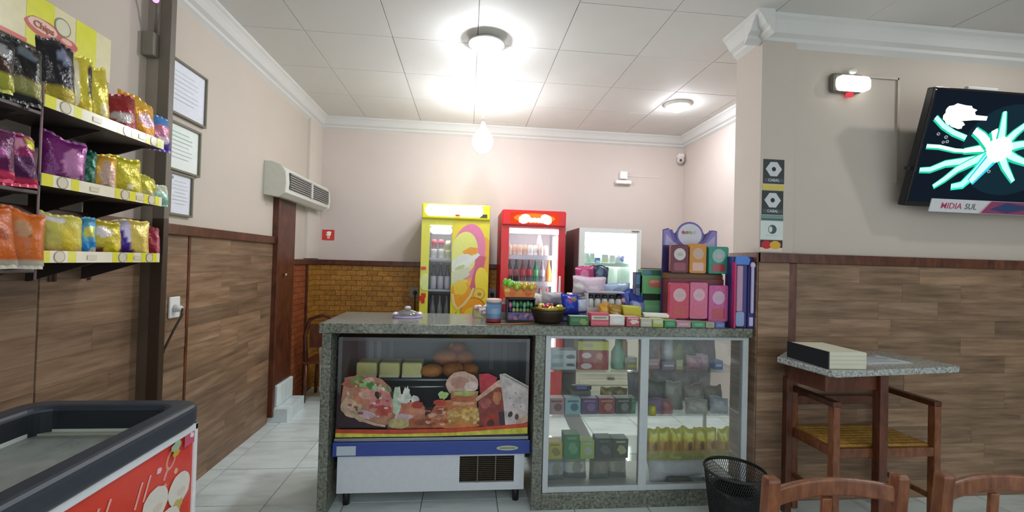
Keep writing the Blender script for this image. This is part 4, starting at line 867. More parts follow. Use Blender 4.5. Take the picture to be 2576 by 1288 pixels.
fl_([(0.0, 0.002), (0.0, 0.026), (0.3, 0.018), (0.6, 0.022), (1.0, 0.048), (1.0, 0.012), (0.5, 0.002)], '#d8d048')
p.build('printed_picture', 'photo_print', vg)
for i in range(3):
    o = thing('cheese_block', ('left', 'middle', 'right')[i] + ' one of three pale yellow cheese blocks on the display case shelf', 'cheese', (-0.595 + 0.137 * i, 2.83, 0.6955), 0, 'cheese blocks in the display case')
    MB().box(-0.062, 0.062, -0.05, 0.08, 0, 0.095, '#d8d08c').build('block', 'satin', o, bevel=0.014, segs=3)
    MB().box(-0.06, 0.06, -0.052, -0.049, 0.004, 0.02, '#e4e2c0').build('wrapper_edge', 'plastic_bag', o)
for i, (x, y, z, rx, rz, sd, lb) in enumerate(((-0.20, 2.80, 0.735, 0.075, 0.04, 1, 'flat golden pastry beside the right cheese block'), (-0.07, 2.81, 0.74, 0.08, 0.045, 2, 'large golden pastry in the middle of the pile'), (0.04, 2.83, 0.735, 0.07, 0.04, 3, 'golden pastry at the right end of the pile'), (-0.12, 2.88, 0.80, 0.09, 0.05, 4, 'golden brown pastry in the second layer of the pile'), (0.0, 2.88, 0.80, 0.075, 0.045, 5, 'brown pastry on the right of the second layer'), (-0.05, 2.90, 0.868, 0.08, 0.042, 6, 'topmost reddish brown pastry of the pile'))):
    o = thing('pastry', lb, 'pastry', (x, y, z - rz + 0.003), i, 'pastries in the display case')
    MB().ball((0, 0, rz), rx, rx * 0.75, rz, ('#c47c34', '#b86c2c', '#c07430', '#b06428', '#a85a26', '#9c4e26')[i], 14, 8, None, 0.07, sd).build('crust', 'food', o)
    MB().ball((rx * 0.2, -rx * 0.4, rz * 1.2), rx * 0.4, rx * 0.32, rz * 0.6, '#c8843c', 10, 6, None, 0.1, sd + 9).build('glaze', 'food', o)
# --- glass showcase
sc = thing('glass_showcase', 'aluminium framed glass showcase with two doors under the right half of the counter', 'showcase', (1.10, 2.55, 0.095))
a, b, H = -0.63, 0.625, 0.915
AL = '#c0c8ca'
fm = lambda n, *q: MB().box(*q, AL).build(n, 'satin', sc, bevel=0.002)
fm('frame_post', a, a + 0.032, -0.012, 0.02, 0, H); fm('frame_post', b - 0.036, b, -0.012, 0.02, 0, H); fm('frame_post', -0.055, -0.005, -0.012, 0.02, 0, H)
fm('frame_rail', a, b, -0.010, 0.02, 0, 0.032); fm('frame_rail', a, b, -0.010, 0.02, H - 0.02, H)
fm('frame_post', a, a + 0.02, 0.44, 0.46, 0, H); fm('frame_post', b - 0.02, b, 0.44, 0.46, 0, H)
for x0, x1 in ((a + 0.032, -0.055), (-0.005, b - 0.036)):
    MB().box(x0, x1, 0.002, 0.006, 0.032, H - 0.02, '#ffffff').build('door_glass', 'glass_dusty', sc)
shelf_z = [0.17, 0.435, 0.70]
for z in shelf_z: MB().box(a + 0.012, b - 0.012, 0.02, 0.40, z - 0.008, z, '#ffffff').build('glass_shelf', 'glass', sc)
MB().box(a + 0.012, b - 0.012, 0.02, 0.46, 0.0, 0.006, '#b9bdb8').build('bottom_plate', 'satin', sc)
SX, SY, SZ = 1.10, 2.55, 0.095
def pack(label, x0, x1, y, z, h, d, col, cat='box', name='product_box', lab=None, top=None, group=None, rz=0.0):
    w = x1 - x0; o = thing(name, label, cat, ((x0 + x1) / 2, y, z), rz, group)
    top = top or col
    MB().box(-w / 2, w / 2, 0, d, 0, h, col, cols=[col, top, col, col, col, col]).build('carton', 'satin', o, bevel=0.0015, segs=1)
    if lab:
        m = MB(); M = FRONT(0, 0, 0)
        for kind, cx, cz, rx, rz_, c in lab:
            if kind == 'r': m.flat(rct((cx - rx) * w, (cz - rz_) * h, (cx + rx) * w, (cz + rz_) * h), c, M)
            elif kind == 'e': m.flat(ell(cx * w, cz * h, rx * w, rz_ * h, 0, 16), c, M)
            else: m.flat([(x * 1, zz) for x, zz in blob(cx * w, cz * h, rx * w, rz_ * h, int(abs(cx) * 100 + cz * 77), 12, 0.3)], c, M)
        m.build('printed_label', 'satin', o)
    return o
z3, z2, z1 = SZ + shelf_z[2] + 0.001, SZ + shelf_z[1] + 0.001, SZ + shelf_z[0] + 0.001
# left bay, top shelf
GS1 = 'goods on the top glass shelf'
pack('white box with two dark handset pictures on the top glass shelf', 0.505, 0.665, 2.59, z3, 0.115, 0.10, '#b9c0cc', lab=[('b', 0.28, 0.68, 0.18, 0.09, '#3a3c44'), ('b', 0.28, 0.25, 0.18, 0.09, '#3a3c44'), ('r', -0.2, 0.68, 0.2, 0.10, '#98a4b0'), ('r', -0.2, 0.25, 0.2, 0.10, '#98a4b0')], group=GS1)
pack('red box with white cloud labels and a red picture on the top glass shelf', 0.675, 0.865, 2.59, z3, 0.115, 0.10, '#9c2434', lab=[('e', -0.22, 0.75, 0.16, 0.15, '#d8c8cc'), ('e', -0.22, 0.2, 0.18, 0.15, '#d8c8cc'), ('b', 0.22, 0.5, 0.2, 0.42, '#a84a40'), ('b', 0.2, 0.7, 0.12, 0.18, '#c88a78')], group=GS1)
pack('flat yellow box lying on the red box on the top glass shelf', 0.675, 0.865, 2.59, z3 + 0.1165, 0.055, 0.10, '#c8c048', lab=[('r', -0.2, 0.55, 0.18, 0.22, '#b0a49c'), ('r', 0.0, 0.5, 0.46, 0.44, '#d2ca5a'), ('r', -0.18, 0.55, 0.16, 0.2, '#b8a8a4')], group=GS1)
lathe_thing('glass_jar', 'tall clear green bottle on the top glass shelf left of the white showcase post', 'bottle', (0.935, 2.63, z3), [(0.04, 0), (0.042, 0.01), (0.042, 0.10), (0.02, 0.14), (0.018, 0.18)], '#7fae98', 'gloss', group=GS1)
lathe_thing('ball', 'orange round pack at the top right of the left showcase door', 'ball', (0.985, 2.70, z3), [(0.0, 0.0), (0.028, 0.012), (0.036, 0.06), (0.034, 0.15), (0.02, 0.18), (0.0, 0.19)], '#b8743c', 'satin', group=GS1)
pack('dull brown pack with a yellow stripe beside the middle showcase post', 0.965, 1.04, 2.585, z3, 0.075, 0.06, '#8c8474', lab=[('r', 0.1, 0.35, 0.38, 0.12, '#b8b04c'), ('r', 0.15, 0.75, 0.3, 0.1, '#9c9488')], group=GS1)
# left bay, middle shelf
GS2 = 'small boxes on the middle glass shelf'
for x0, x1, c, l, lb in ((0.505, 0.60, '#b89098', '#7c5450', 'dusty pink small box with a brown mark, leftmost on the middle glass shelf'), (0.605, 0.70, '#90b8c4', '#3c6c80', 'light blue small box with a dark blue mark on the middle glass shelf'), (0.705, 0.805, '#4c2c6c', '#8a64a0', 'purple small box on the middle glass shelf'), (0.81, 0.91, '#8c2834', '#b8786c', 'dark red small box on the middle glass shelf'), (0.915, 1.01, '#262a28', '#7c7c7c', 'black small box with a grey mark on the middle glass shelf'), (1.013, 1.04, '#3c7c5c', '#6ca088', 'narrow green box at the right end of the middle glass shelf')):
    pack(lb, x0, x1, 2.59, z2, 0.095, 0.07, c, lab=[('e', 0.1, 0.45, 0.25, 0.25, l), ('r', 0, 0.82, 0.35, 0.06, l)], group=GS2)
rm = thing('handset', 'black handset with a violet screen lying behind the small boxes', 'handset', (0.735, 2.72, z2 + 0.11))
MB().prism(rrect(-0.065, -0.022, 0.065, 0.022, 0.02), 0, 0.03, '#14181c').build('case', 'satin', rm, bevel=0.006)
MB().box(-0.035, 0.03, -0.023, -0.0215, 0.010, 0.026, '#6a5cc8').build('screen_strip', 'gloss', rm)
st_ = pack('grey cardboard riser box behind the small boxes', 0.68, 0.79, 2.69, z2, 0.108, 0.07, '#6c6c6c', cat='box')
for i, (x, c, lb) in enumerate(((0.90, '#8c7c3c', 'olive gold crumpled snack pack behind the dark red box'), (0.985, '#7c6c34', 'brown gold crumpled snack pack behind the black box'))):
    bag(lb, 0.10, 0.12, 0.05, bands((1, c), (0, 0.7, 0.5, 0.2, '#a89858')), (x, 2.72, z2), 0, 0.0, 60 + i, 'foil', group='gold packs in the showcase')
# left bay, lowest shelf
GS3 = 'small boxes on the lowest glass shelf'
for x0, x1, h, c, l, lb in ((0.505, 0.595, 0.10, '#c0b034', '#8c8030', 'yellow small box, leftmost on the lowest glass shelf'), (0.605, 0.70, 0.145, '#1f7a40', '#58a070', 'tall green box on the lowest glass shelf'), (0.705, 0.79, 0.105, '#9cb850', '#b4bcb0', 'lime and grey small box on the lowest glass shelf'), (0.80, 0.90, 0.12, '#2c2c2a', '#5c5c58', 'black small box on the lowest glass shelf'), (0.905, 1.0, 0.115, '#343c30', '#a4a878', 'black and pale green small box at the right of the lowest glass shelf')):
    pack(lb, x0, x1, 2.59, z1, h, 0.08, c, lab=[('b', 0.1, 0.42, 0.28, 0.28, l), ('r', 0, 0.85, 0.3, 0.05, l)], group=GS3)
# left bay, bottom
for i, (x, w, h, c, lb) in enumerate(((0.56, 0.14, 0.155, '#b0bcd0', 'bluish grey plastic bag at the bottom left of the showcase'), (0.70, 0.15, 0.15, '#d0d0cc', 'pale grey plastic bag at the bottom of the showcase'), (0.85, 0.13, 0.16, '#8c8278', 'brown grey plastic bag at the bottom of the showcase'), (0.965, 0.13, 0.15, '#b4aca0', 'beige plastic bag at the bottom of the left showcase bay'))):
    bag(lb, w, h, 0.09, bands((0.25, '#5c646c'), (1, c), (0.2, 0.5, 0.4, 0.25, '#9a968e')), (x, 2.68 + 0.02 * (i % 2), SZ + 0.007), 0, -0.1, 70 + i, 'plastic_bag', cat='bag', name='plastic_bag', group='bags at the bottom of the showcase')
# right bay
rb_ = [
 (1.12, 1.20, z3, 0.06, '#a87c80', 2.62, 'dull pink carton at the left of the right top glass shelf'), (1.205, 1.29, z3, 0.05, '#7c7088', 2.60, 'grey violet carton on the right top glass shelf'),
 (1.295, 1.34, z3, 0.06, '#b0a870', 2.60, 'narrow pale yellow carton on the right top glass shelf'), (1.545, 1.60, z3, 0.055, '#3c6cb0', 2.60, 'blue carton near the right end of the right top glass shelf')]
for x0, x1, z, h, c, y, lb in rb_: pack(lb, x0, x1, y, z, h, 0.06, c, lab=[('r', 0, 0.5, 0.36, 0.12, '#c8bcc4')], group='cartons in the right bay of the showcase')
for i, (x, y, z, w, h, c1, c2, lb) in enumerate((
 (1.18, 2.70, z3, 0.13, 0.16, '#5c5058', '#8a7c80', 'dark grey pack at the top left of the right showcase door'), (1.31, 2.72, z3, 0.09, 0.17, '#d4d2dc', '#c0bcc8', 'tall white pack in the right showcase bay'),
 (1.385, 2.74, z3, 0.10, 0.16, '#8c8c40', '#6c6c38', 'olive pack beside the tall white pack'), (1.47, 2.75, z3, 0.12, 0.15, '#4c5a40', '#3c3c34', 'dark green pack at the top of the right showcase bay'), (1.60, 2.75, z3, 0.13, 0.16, '#5c4440', '#6c5450', 'brown pack at the top right of the showcase'),
 (1.43, 2.60, z3, 0.12, 0.075, '#b0788c', '#c090a0', 'pink pack lying on the right top glass shelf'), (1.50, 2.63, z3, 0.08, 0.08, '#b890a4', '#c8a8b8', 'small pale pink pack beside the blue carton'),
 (1.20, 2.66, z2, 0.16, 0.17, '#3c403c', '#4c504c', 'black pack on the right middle glass shelf'), (1.33, 2.66, z2, 0.13, 0.16, '#8c8884', '#a4a09c', 'clear grey pack on the right middle glass shelf'), (1.46, 2.64, z2, 0.14, 0.15, '#a49c98', '#8c7c78', 'grey beige pack in the middle of the right bay'), (1.59, 2.64, z2, 0.13, 0.14, '#6c5854', '#807068', 'brown grey pack at the right of the middle shelf'),
 (1.17, 2.59, z2, 0.11, 0.08, '#7a5c8c', '#8c6c9c', 'violet pack on the right middle glass shelf'), (1.255, 2.59, z2, 0.08, 0.075, '#a84450', '#a07078', 'red pink pack on the right middle glass shelf'), (1.44, 2.58, z2, 0.14, 0.08, '#bcb4ac', '#a8a09c', 'shiny pale tray pack on the right middle glass shelf'), (1.585, 2.58, z2, 0.12, 0.09, '#b8bac4', '#a4a8b4', 'silver pack at the right end of the middle glass shelf'))):
    bag(lb, w, h, 0.06, bands((0.5, c1), (1, c2), (0.1, 0.6, 0.3, 0.2, c1)), (x, y + 0.03, z), 0, -0.15, 80 + i, 'plastic_bag', cat='pack', name='wrapped_pack', group='packs in the right bay of the showcase')
lathe_thing('yellow_tin', 'small yellow round tin at the left of the right middle glass shelf', 'tin', (1.135, 2.575, z2), [(0.0, 0), (0.024, 0.0), (0.025, 0.055), (0.0, 0.058)], '#b0a82c', 'satin')
for i in range(7):
    n = ('first', 'second', 'third', 'fourth', 'fifth', 'sixth', 'seventh')[i]
    bag('%s yellow snack packet from the left in the row on the right lowest glass shelf' % n, 0.085, 0.165, 0.05, bands((0.08, '#d8d040'), (0.22, '#c8b880'), (0.6, '#d0a040'), (1, '#d8cc48'), (0.2, 0.42, 0.35, 0.16, '#8c5c24' if i in (0, 3, 4, 5) else '#b87c34'), (0, 0.85, 0.6, 0.08, '#dcd47c')), (1.155 + i * 0.0755, 2.595 + 0.006 * (i % 2), z1), 0.05 * ((i % 3) - 1), -0.08, 100 + i, 'foil', '#d8d040', 'yellow snack packets on the lowest glass shelf')
bag('large clear grey plastic bag at the bottom of the right showcase bay', 0.42, 0.15, 0.14, bands((1, '#d4d0dc'), (0.2, 0.5, 0.5, 0.3, '#e0dce6')), (1.36, 2.66, SZ + 0.007), 0, -0.2, 120, 'plastic_bag', cat='bag', name='plastic_bag')
sh_ = thing('dark_tray', 'small dark tray with a red mark at the bottom of the right showcase bay', 'tray', (1.33, 2.60, SZ + 0.0065))
MB().prism([(-0.08, 0), (0.08, 0), (0.075, 0.03), (-0.05, 0.05), (-0.078, 0.04)], -0.03, 0.03, '#4a4440', FRONT()).build('tray_body', 'satin', sh_, bevel=0.004)
MB().prism(ell(0.0, 0.022, 0.025, 0.01), 0.0305, 0.032, '#8c4448', FRONT()).build('red_mark', 'paper', sh_)
tb = MB().prism(ell(0, 0.012, 0.022, 0.012, -0.4), -0.02, 0.02, '#1c2020', FRONT(1.505, 2.60, SZ + 0.0075)).build('black_knob', 'satin'); tag(tb, 'small black knob lying at the bottom right of the showcase', 'knob')
for i, (x, z, w, h, c) in enumerate(((1.17, z2, 0.16, 0.19, '#9a90a0'), (1.32, z2, 0.16, 0.2, '#a89ca8'), (1.47, z2, 0.16, 0.19, '#b0a4a8'), (1.61, z2, 0.15, 0.2, '#a0949c'), (1.24, z3, 0.15, 0.19, '#948c98'), (1.55, z3, 0.15, 0.19, '#8c8088'))):
    bag('%s tall greyish lilac pack at the back of the right bay %s shelf' % (('first', 'second', 'third', 'fourth', 'left', 'right')[i], 'middle' if i < 4 else 'top'), w, h, 0.05, bands((1, c), (0, 0.6, 0.5, 0.2, '#c4bcc4')), (x, 2.87, z), 0, 0, 150 + i, 'plastic_bag', None, 'tall packs at the back of the right showcase bay', 'pack', 'wrapped_pack')
mt = MB().prism([(0.95, 4.15), (0.90, 3.35), (1.04, 3.34), (1.10, 4.15)], 0.002, 0.008, '#6c7074').build('grey_strip', 'satin'); tag(mt, 'dark grey strip on the floor behind the counter, seen through the left showcase door', 'mat')  # thin dark grey strip laid just above the floor tiles
# ================================================================ GOODS ON THE COUNTER
Z = ZT + 0.001
dl = thing('dish_lid', 'shallow clear lilac-edged dish lid with a knob near the left end of the counter', 'dish', (-0.365, 2.84, Z))
MB().lathe([(0.085, 0.0), (0.088, 0.008), (0.082, 0.02), (0.06, 0.032), (0.03, 0.042), (0.014, 0.046)], '#d4d0dc', 22, cap=False).build('dome', 'clear_plastic', dl)
MB().lathe([(0.09, 0.0), (0.092, 0.006), (0.084, 0.012)], '#c8b4e4', 22, cap=False).build('rim', 'satin', dl)
MB().lathe([(0.010, 0.044), (0.020, 0.054), (0.018, 0.064), (0.0, 0.068)], '#dcd8e8', 12).build('knob', 'satin', dl)
for x, y, s in ((-0.07, -0.02, 1), (0.075, 0.0, 2)): MB().ball((x, y, 0.02), 0.02, 0.03, 0.012, '#e4dcec', 10, 6, None, 0.15, s).build('folded_edge', 'plastic_bag', dl)
wp = thing('marshmallow_pack', 'small pile of pinkish white sweets in a clear cup left of the blue jar', 'sweets', (0.095, 2.86, Z))
for i in range(9): MB().ball((R.uniform(-0.04, 0.04), R.uniform(-0.03, 0.03), 0.025 + 0.02 * (i // 3)), 0.02, 0.02, 0.017, ('#f0d8cc', '#f4ece8', '#ecc8c0')[i % 3], 10, 6).build('sweet', 'satin', wp)
MB().lathe([(0.05, 0), (0.055, 0.03), (0.045, 0.08)], '#f4f4f4', 14, cap=False).build('clear_cup', 'clear_plastic', wp)
jr = thing('jar', 'blue labelled jar with a cream lid and a red base on the counter', 'jar', (0.168, 2.67, Z))
MB().lathe([(0.044, 0), (0.046, 0.006), (0.046, 0.118)], '#8c2c3c', 20, cols=['#8c2c3c', '#6a8cb4']).build('body', 'satin', jr)
MB().lathe([(0.0466, 0.004), (0.0466, 0.022)], '#9c3444', 20, cap=False).build('red_band', 'satin', jr)
MB().lathe([(0.0468, 0.05), (0.0468, 0.085)], '#8aa8c8', 20, cap=False).build('label_band', 'satin', jr)
MB().lathe([(0.048, 0.118), (0.049, 0.122), (0.048, 0.136), (0.04, 0.139)], '#d8c0b4', 20).build('lid', 'satin', jr)
for i, (x, y, c1, c2, h, lb) in enumerate(((0.245, 2.80, '#a8a8a4', '#a8344c', 0.13, 'small bottle with a red label behind the blue jar'), (0.285, 2.83, '#c4c0c4', '#d4ccd0', 0.17, 'tall pale small bottle behind the blue jar'))):
    lathe_thing('bottle', lb, 'bottle', (x, y, Z), [(0.02, 0), (0.021, h * 0.35), (0.021, h * 0.75), (0.009, h * 0.88), (0.011, h)], c1, 'gloss', cols=[c1, c2, c1, c2 if i else '#b8888c'])
so_ = MB().tube([(0.13, 2.525, Z + 0.004), (0.26, 2.545, Z + 0.004), (0.40, 2.60, Z + 0.004)], 0.004, '#b8743c'); tag(so_.build('straw', 'satin'), 'thin orange straw lying along the front edge of the counter', 'straw')
# candy stand with an orange tray on top
cs = thing('candy_stand', 'dark two-tier candy stand holding pink and green sweets next to the gold basket', 'display stand', (0.335, 2.66, Z))
MB().box(-0.085, 0.085, 0.0, 0.14, 0.0, 0.012, '#1c1a1c').box(-0.085, 0.085, 0.13, 0.14, 0.012, 0.145, '#1c1a1c').box(-0.085, -0.08, 0.0, 0.14, 0.012, 0.145, '#1c1a1c').box(0.08, 0.085, 0.0, 0.14, 0.012, 0.145, '#1c1a1c').box(-0.085, 0.085, 0.0, 0.14, 0.138, 0.148, '#1a1816').build('frame', 'satin', cs)
MB().box(-0.08, 0.08, 0.004, 0.10, 0.012, 0.058, '#5c507c').build('lower_tray', 'satin', cs)
q5 = MB(); M = FRONT(0, 0.0035, 0)
for i in range(9): q5.flat(blob(-0.065 + 0.016 * i, 0.032 + 0.008 * math.sin(i * 2.3), 0.014, 0.014, i, 10, 0.3), ('#9c5c8c', '#5a5c9c', '#b0788c', '#3c3c5c')[i % 4], M)
q5.build('printed_front', 'satin', cs)
for i in range(7):
    MB().ball((-0.066 + 0.022 * i, 0.03, 0.10 + 0.008 * (i % 2)), 0.0125, 0.013, 0.022, ('#d87ca8', '#5c9c6c', '#6cac7c', '#3c7c54', '#7cbc94', '#5c9c74', '#6ca884')[i], 10, 7).build('wrapped_sweet', 'foil', cs)
    MB().ball((-0.066 + 0.022 * i, 0.025, 0.07), 0.012, 0.012, 0.016, ('#4c3c6c', '#a8b084', '#8c9c6c', '#6c8c6c', '#a0b48c', '#7c946c', '#b8b884')[i], 10, 7).build('wrapped_sweet', 'foil', cs)
ot = thing('orange_candy_tray', 'bright orange open box of green topped wrapped sweets on the dark candy stand', 'candy box', (0.325, 2.665, Z + 0.149))
MB().prism([(-0.09, 0.0), (0.088, 0.0), (0.098, 0.06), (-0.105, 0.07)], -0.10, 0.0, '#e07c28', FRONT()).build('tray', 'satin', ot, bevel=0.004)
m = MB(); M = FRONT(0, -0.0005, 0)
for i, (x, z) in enumerate(((-0.05, 0.02), (0.0, 0.035), (0.05, 0.02), (0.075, 0.045), (-0.075, 0.045))): m.flat(blob(x, z, 0.018, 0.014, i, 12, 0.3), ('#d4661c', '#e8943c', '#c85c20', '#e09c4c', '#ecc05c')[i], M)
m.build('printed_front', 'satin', ot)
for i in range(9):
    MB().ball((-0.09 + 0.0225 * i, -0.02 if i % 2 else 0.02, 0.075 - 0.006 * (i > 2) + 0.012 * (i < 2)), 0.017, 0.017, 0.026, ('#7cd84c', '#8ce054', '#7cc844', '#a8d050', '#c8d058', '#e0c048', '#d8b83c', '#dcc858', '#e4b060')[i], 10, 7, None, 0.1, i).build('wrapped_sweet', 'foil', ot)
# golden basket
gb = thing('gold_basket', 'round dark brown basket with shiny gold wrapped sweets inside', 'basket', (0.50, 2.67, Z))
MB().lathe([(0.072, 0.0), (0.085, 0.02), (0.102, 0.065), (0.108, 0.085), (0.10, 0.085), (0.09, 0.06), (0.0, 0.05)], '#34281a', 24).build('bowl', 'satin', gb)
for k in range(5): MB().lathe([(0.078 + 0.0065 * k, 0.010 + 0.016 * k), (0.083 + 0.0065 * k, 0.016 + 0.016 * k), (0.080 + 0.0065 * k, 0.023 + 0.016 * k)], '#2c2014', 24, cap=False).build('woven_band', 'satin', gb)
MB().lathe([(0.100, 0.078), (0.112, 0.084), (0.112, 0.096), (0.104, 0.098)], '#a8983c', 24, cap=False).build('gold_rim', 'gold', gb)
for i in range(12):
    t = i * 2.4; r_ = 0.02 + 0.065 * ((i * 0.37) % 1)
    MB().ball((r_ * math.cos(t), r_ * math.sin(t), 0.085 + 0.012 * (i % 2)), 0.024, 0.022, 0.017, ('#c8b04c', '#d8c864', '#b89c3c', '#a83c4c')[i % 4], 10, 7, None, 0.14, i).build('wrapped_sweet', 'gold', gb)
# back of the counter: riser and bags
rs = thing('counter_riser', 'white cardboard carton under the bags at the back of the counter', 'carton', (0.90, 2.86, Z))
MB().box(-0.20, 0.20, 0.0, 0.18, 0, 0.16, '#d8d4d0').build('carton', 'satin', rs, bevel=0.003)
MB().box(-0.20, 0.20, -0.001, 0.0, 0.10, 0.112, '#b0acb0').build('tape', 'satin', rs)
bag('white crumpled paper pack to the right of the orange candy tray', 0.09, 0.12, 0.06, bands((1, '#e4dcd4'), (0.2, 0.4, 0.3, 0.2, '#d0b8a0')), (0.455, 2.86, Z + 0.04), 0, 0, 131, 'paper', cat='pack', name='paper_pack')
bag('grey silver pillow pack behind the gold basket', 0.16, 0.085, 0.06, bands((1, '#c4bec2'), (0.1, 0.4, 0.5, 0.3, '#b4aeb4')), (0.565, 2.88, Z + 0.085), 0.1, 0, 132, 'plastic_bag', cat='pack', name='pillow_pack')
lb_ = thing('candy_box', 'low dark violet candy box under the silver pillow pack', 'candy box', (0.52, 2.83, Z)); MB().box(-0.11, 0.12, 0, 0.10, 0, 0.083, '#4c3c70').build('carton', 'satin', lb_, bevel=0.002)
MB().box(-0.10, 0.11, -0.001, 0.0, 0.05, 0.075, '#7c70a8').build('label_band', 'satin', lb_)
bag('blue snack bag lying with a white end right of the gold basket', 0.12, 0.13, 0.07, bands((0.15, '#3c2c80'), (1, '#1f3cb0'), (-0.2, 0.75, 0.35, 0.15, '#a04c8c'), (0.3, 0.8, 0.3, 0.12, '#8c8c4c')), (0.66, 2.74, Z + 0.035), 0.1, -0.2, 133, 'foil')
bag('white snack bag with a blue edge beside the blue bag on the counter', 0.13, 0.11, 0.06, bands((0.12, '#4c449c'), (0.8, '#ccd4e4'), (1, '#38408c'), (0.1, 0.92, 0.5, 0.06, '#9a9a5c')), (0.755, 2.77, Z + 0.05), 0.0, -0.2, 134, 'plastic_bag')
cx = thing('candy_box', 'low violet candy box under the blue and white bags', 'candy box', (0.71, 2.72, Z)); MB().box(-0.11, 0.10, 0, 0.11, 0, 0.036, '#44387c').build('carton', 'satin', cx, bevel=0.002)
MB().box(-0.10, 0.09, -0.001, 0, 0.008, 0.026, '#8078b0').build('label_band', 'satin', cx)
# jar tray
jt = thing('jar_tray', 'white cardboard tray standing on a carton and holding a row of five jars', 'tray', (0.885, 2.73, Z))
MB().box(-0.12, 0.12, 0.0, 0.11, 0.0, 0.072, '#d4c8c4').build('carton', 'satin', jt, bevel=0.002)
MB().box(-0.12, 0.12, 0.0, 0.004, 0.072, 0.092, '#dcd0cc').box(-0.12, 0.12, 0.10, 0.11, 0.072, 0.185, '#c4c0c8').box(-0.12, -0.114, 0.004, 0.11, 0.072, 0.185, '#d4d0d4').box(-0.12, 0.12, 0.0, 0.11, 0.182, 0.192, '#bcb8c0').build('tray', 'satin', jt)
for k in range(5):
    j = lathe_thing('jar', '%s small white jar with a dark lid in the counter tray' % ('first', 'second', 'third', 'fourth', 'fifth')[k], 'jar', (0.885 - 0.09 + 0.046 * k, 2.77, Z + 0.073),
        [(0.018, 0.0), (0.019, 0.012), (0.021, 0.014), (0.021, 0.058), (0.014, 0.072), (0.0175, 0.074), (0.0175, 0.096)], '#e0e2e2', 'gloss', cols=['#3c3436', '#3c3436', '#e0e2e2', '#e4e6e4', '#4c4a50', '#2c2a30'], group='jars in the counter tray')
bag('crimson pink bag on the pile at the back of the counter', 0.14, 0.11, 0.09, bands((1, '#c8487c'), (-0.3, 0.5, 0.4, 0.3, '#d880a4'), (0.5, 0.6, 0.3, 0.3, '#a83868')), (0.80, 2.93, Z + 0.235), 0.1, -0.1, 135, 'plastic_bag', cat='bag', name='plastic_bag')
bag('pale lilac pink bag lying in front of the crimson bag', 0.22, 0.115, 0.10, bands((1, '#dcc4d4'), (0.2, 0.3, 0.4, 0.25, '#e8d8e4'), (-0.6, 0.4, 0.3, 0.3, '#e8e4e0')), (0.805, 2.85, Z + 0.162), 0, 0, 136, 'plastic_bag', cat='bag', name='plastic_bag')
bag('navy blue bag beside the crimson bag at the back of the counter', 0.12, 0.16, 0.08, bands((1, '#33405e'), (-0.2, 0.75, 0.4, 0.15, '#6c8090')), (0.905, 2.95, Z + 0.19), 0, 0, 137, 'plastic_bag', cat='bag', name='plastic_bag')
bag('light blue bag lying behind the row of jars', 0.22, 0.075, 0.08, bands((1, '#a8bcd8'), (0.1, 0.4, 0.3, 0.3, '#88a0b8')), (0.985, 2.86, Z + 0.162), 0, 0, 138, 'plastic_bag', cat='bag', name='plastic_bag')
bag('violet blue foil bag right of the row of jars', 0.11, 0.15, 0.07, bands((1, '#3c489c'), (-0.4, 0.6, 0.2, 0.12, '#d08c74'), (0.2, 0.8, 0.4, 0.2, '#5c6cb8')), (1.035, 2.80, Z + 0.045), 0, -0.1, 139, 'foil')
bag('blue and silver foil bag beside the green dispenser', 0.10, 0.15, 0.06, bands((0.3, '#3c5c84'), (0.7, '#8c98d0'), (1, '#2c3c8c')), (1.105, 2.76, Z + 0.02), 0, -0.1, 140, 'foil')
bag('amber orange snack packet in front of the row of jars', 0.075, 0.09, 0.04, bands((1, '#d09c44'), (0.2, 0.4, 0.3, 0.2, '#e0b868')), (0.85, 2.66, Z + 0.035), 0.2, 0, 141, 'foil')
bag('brown and cream snack packet beside the amber packet', 0.09, 0.085, 0.04, bands((1, '#a8843c'), (0, 0.3, 0.5, 0.2, '#d8b890')), (0.925, 2.66, Z + 0.03), 0, 0, 142, 'foil')
yb = thing('yellow_carton', 'bright olive yellow open carton tipped on the counter', 'carton', (1.015, 2.62, Z + 0.03))
MB().prism([(-0.045, 0.0), (0.05, -0.022), (0.10, -0.024), (0.062, 0.012), (0.058, 0.082), (-0.058, 0.085)], -0.07, 0.0, '#c0b828', FRONT()).build('carton', 'satin', yb, bevel=0.004)
MB().prism([(-0.04, 0.072), (0.04, 0.072), (0.045, 0.082), (-0.045, 0.082)], 0.0, 0.002, '#d4cc44', FRONT()).build('fold', 'satin', yb)
pp = tag(MB().prism(rrect(-0.075, -0.04, 0.075, 0.04, 0.01), 0, 0.012, '#e8e4dc').build('white_slip', 'paper', None, (1.165, 2.62, Z + 0.056), (0.1, 0, -0.25)), 'white paper slip lying between the yellow carton and the green dispenser', 'paper')
pr = thing('candy_box', 'flat pale yellow carton under the white paper slip', 'candy box', (1.19, 2.60, Z)); MB().box(-0.09, 0.10, 0.0, 0.11, 0, 0.048, '#c8c490').build('carton', 'satin', pr, bevel=0.002)
MB().box(-0.08, 0.09, -0.001, 0, 0.012, 0.036, '#d8d4a8').build('label_band', 'satin', pr)
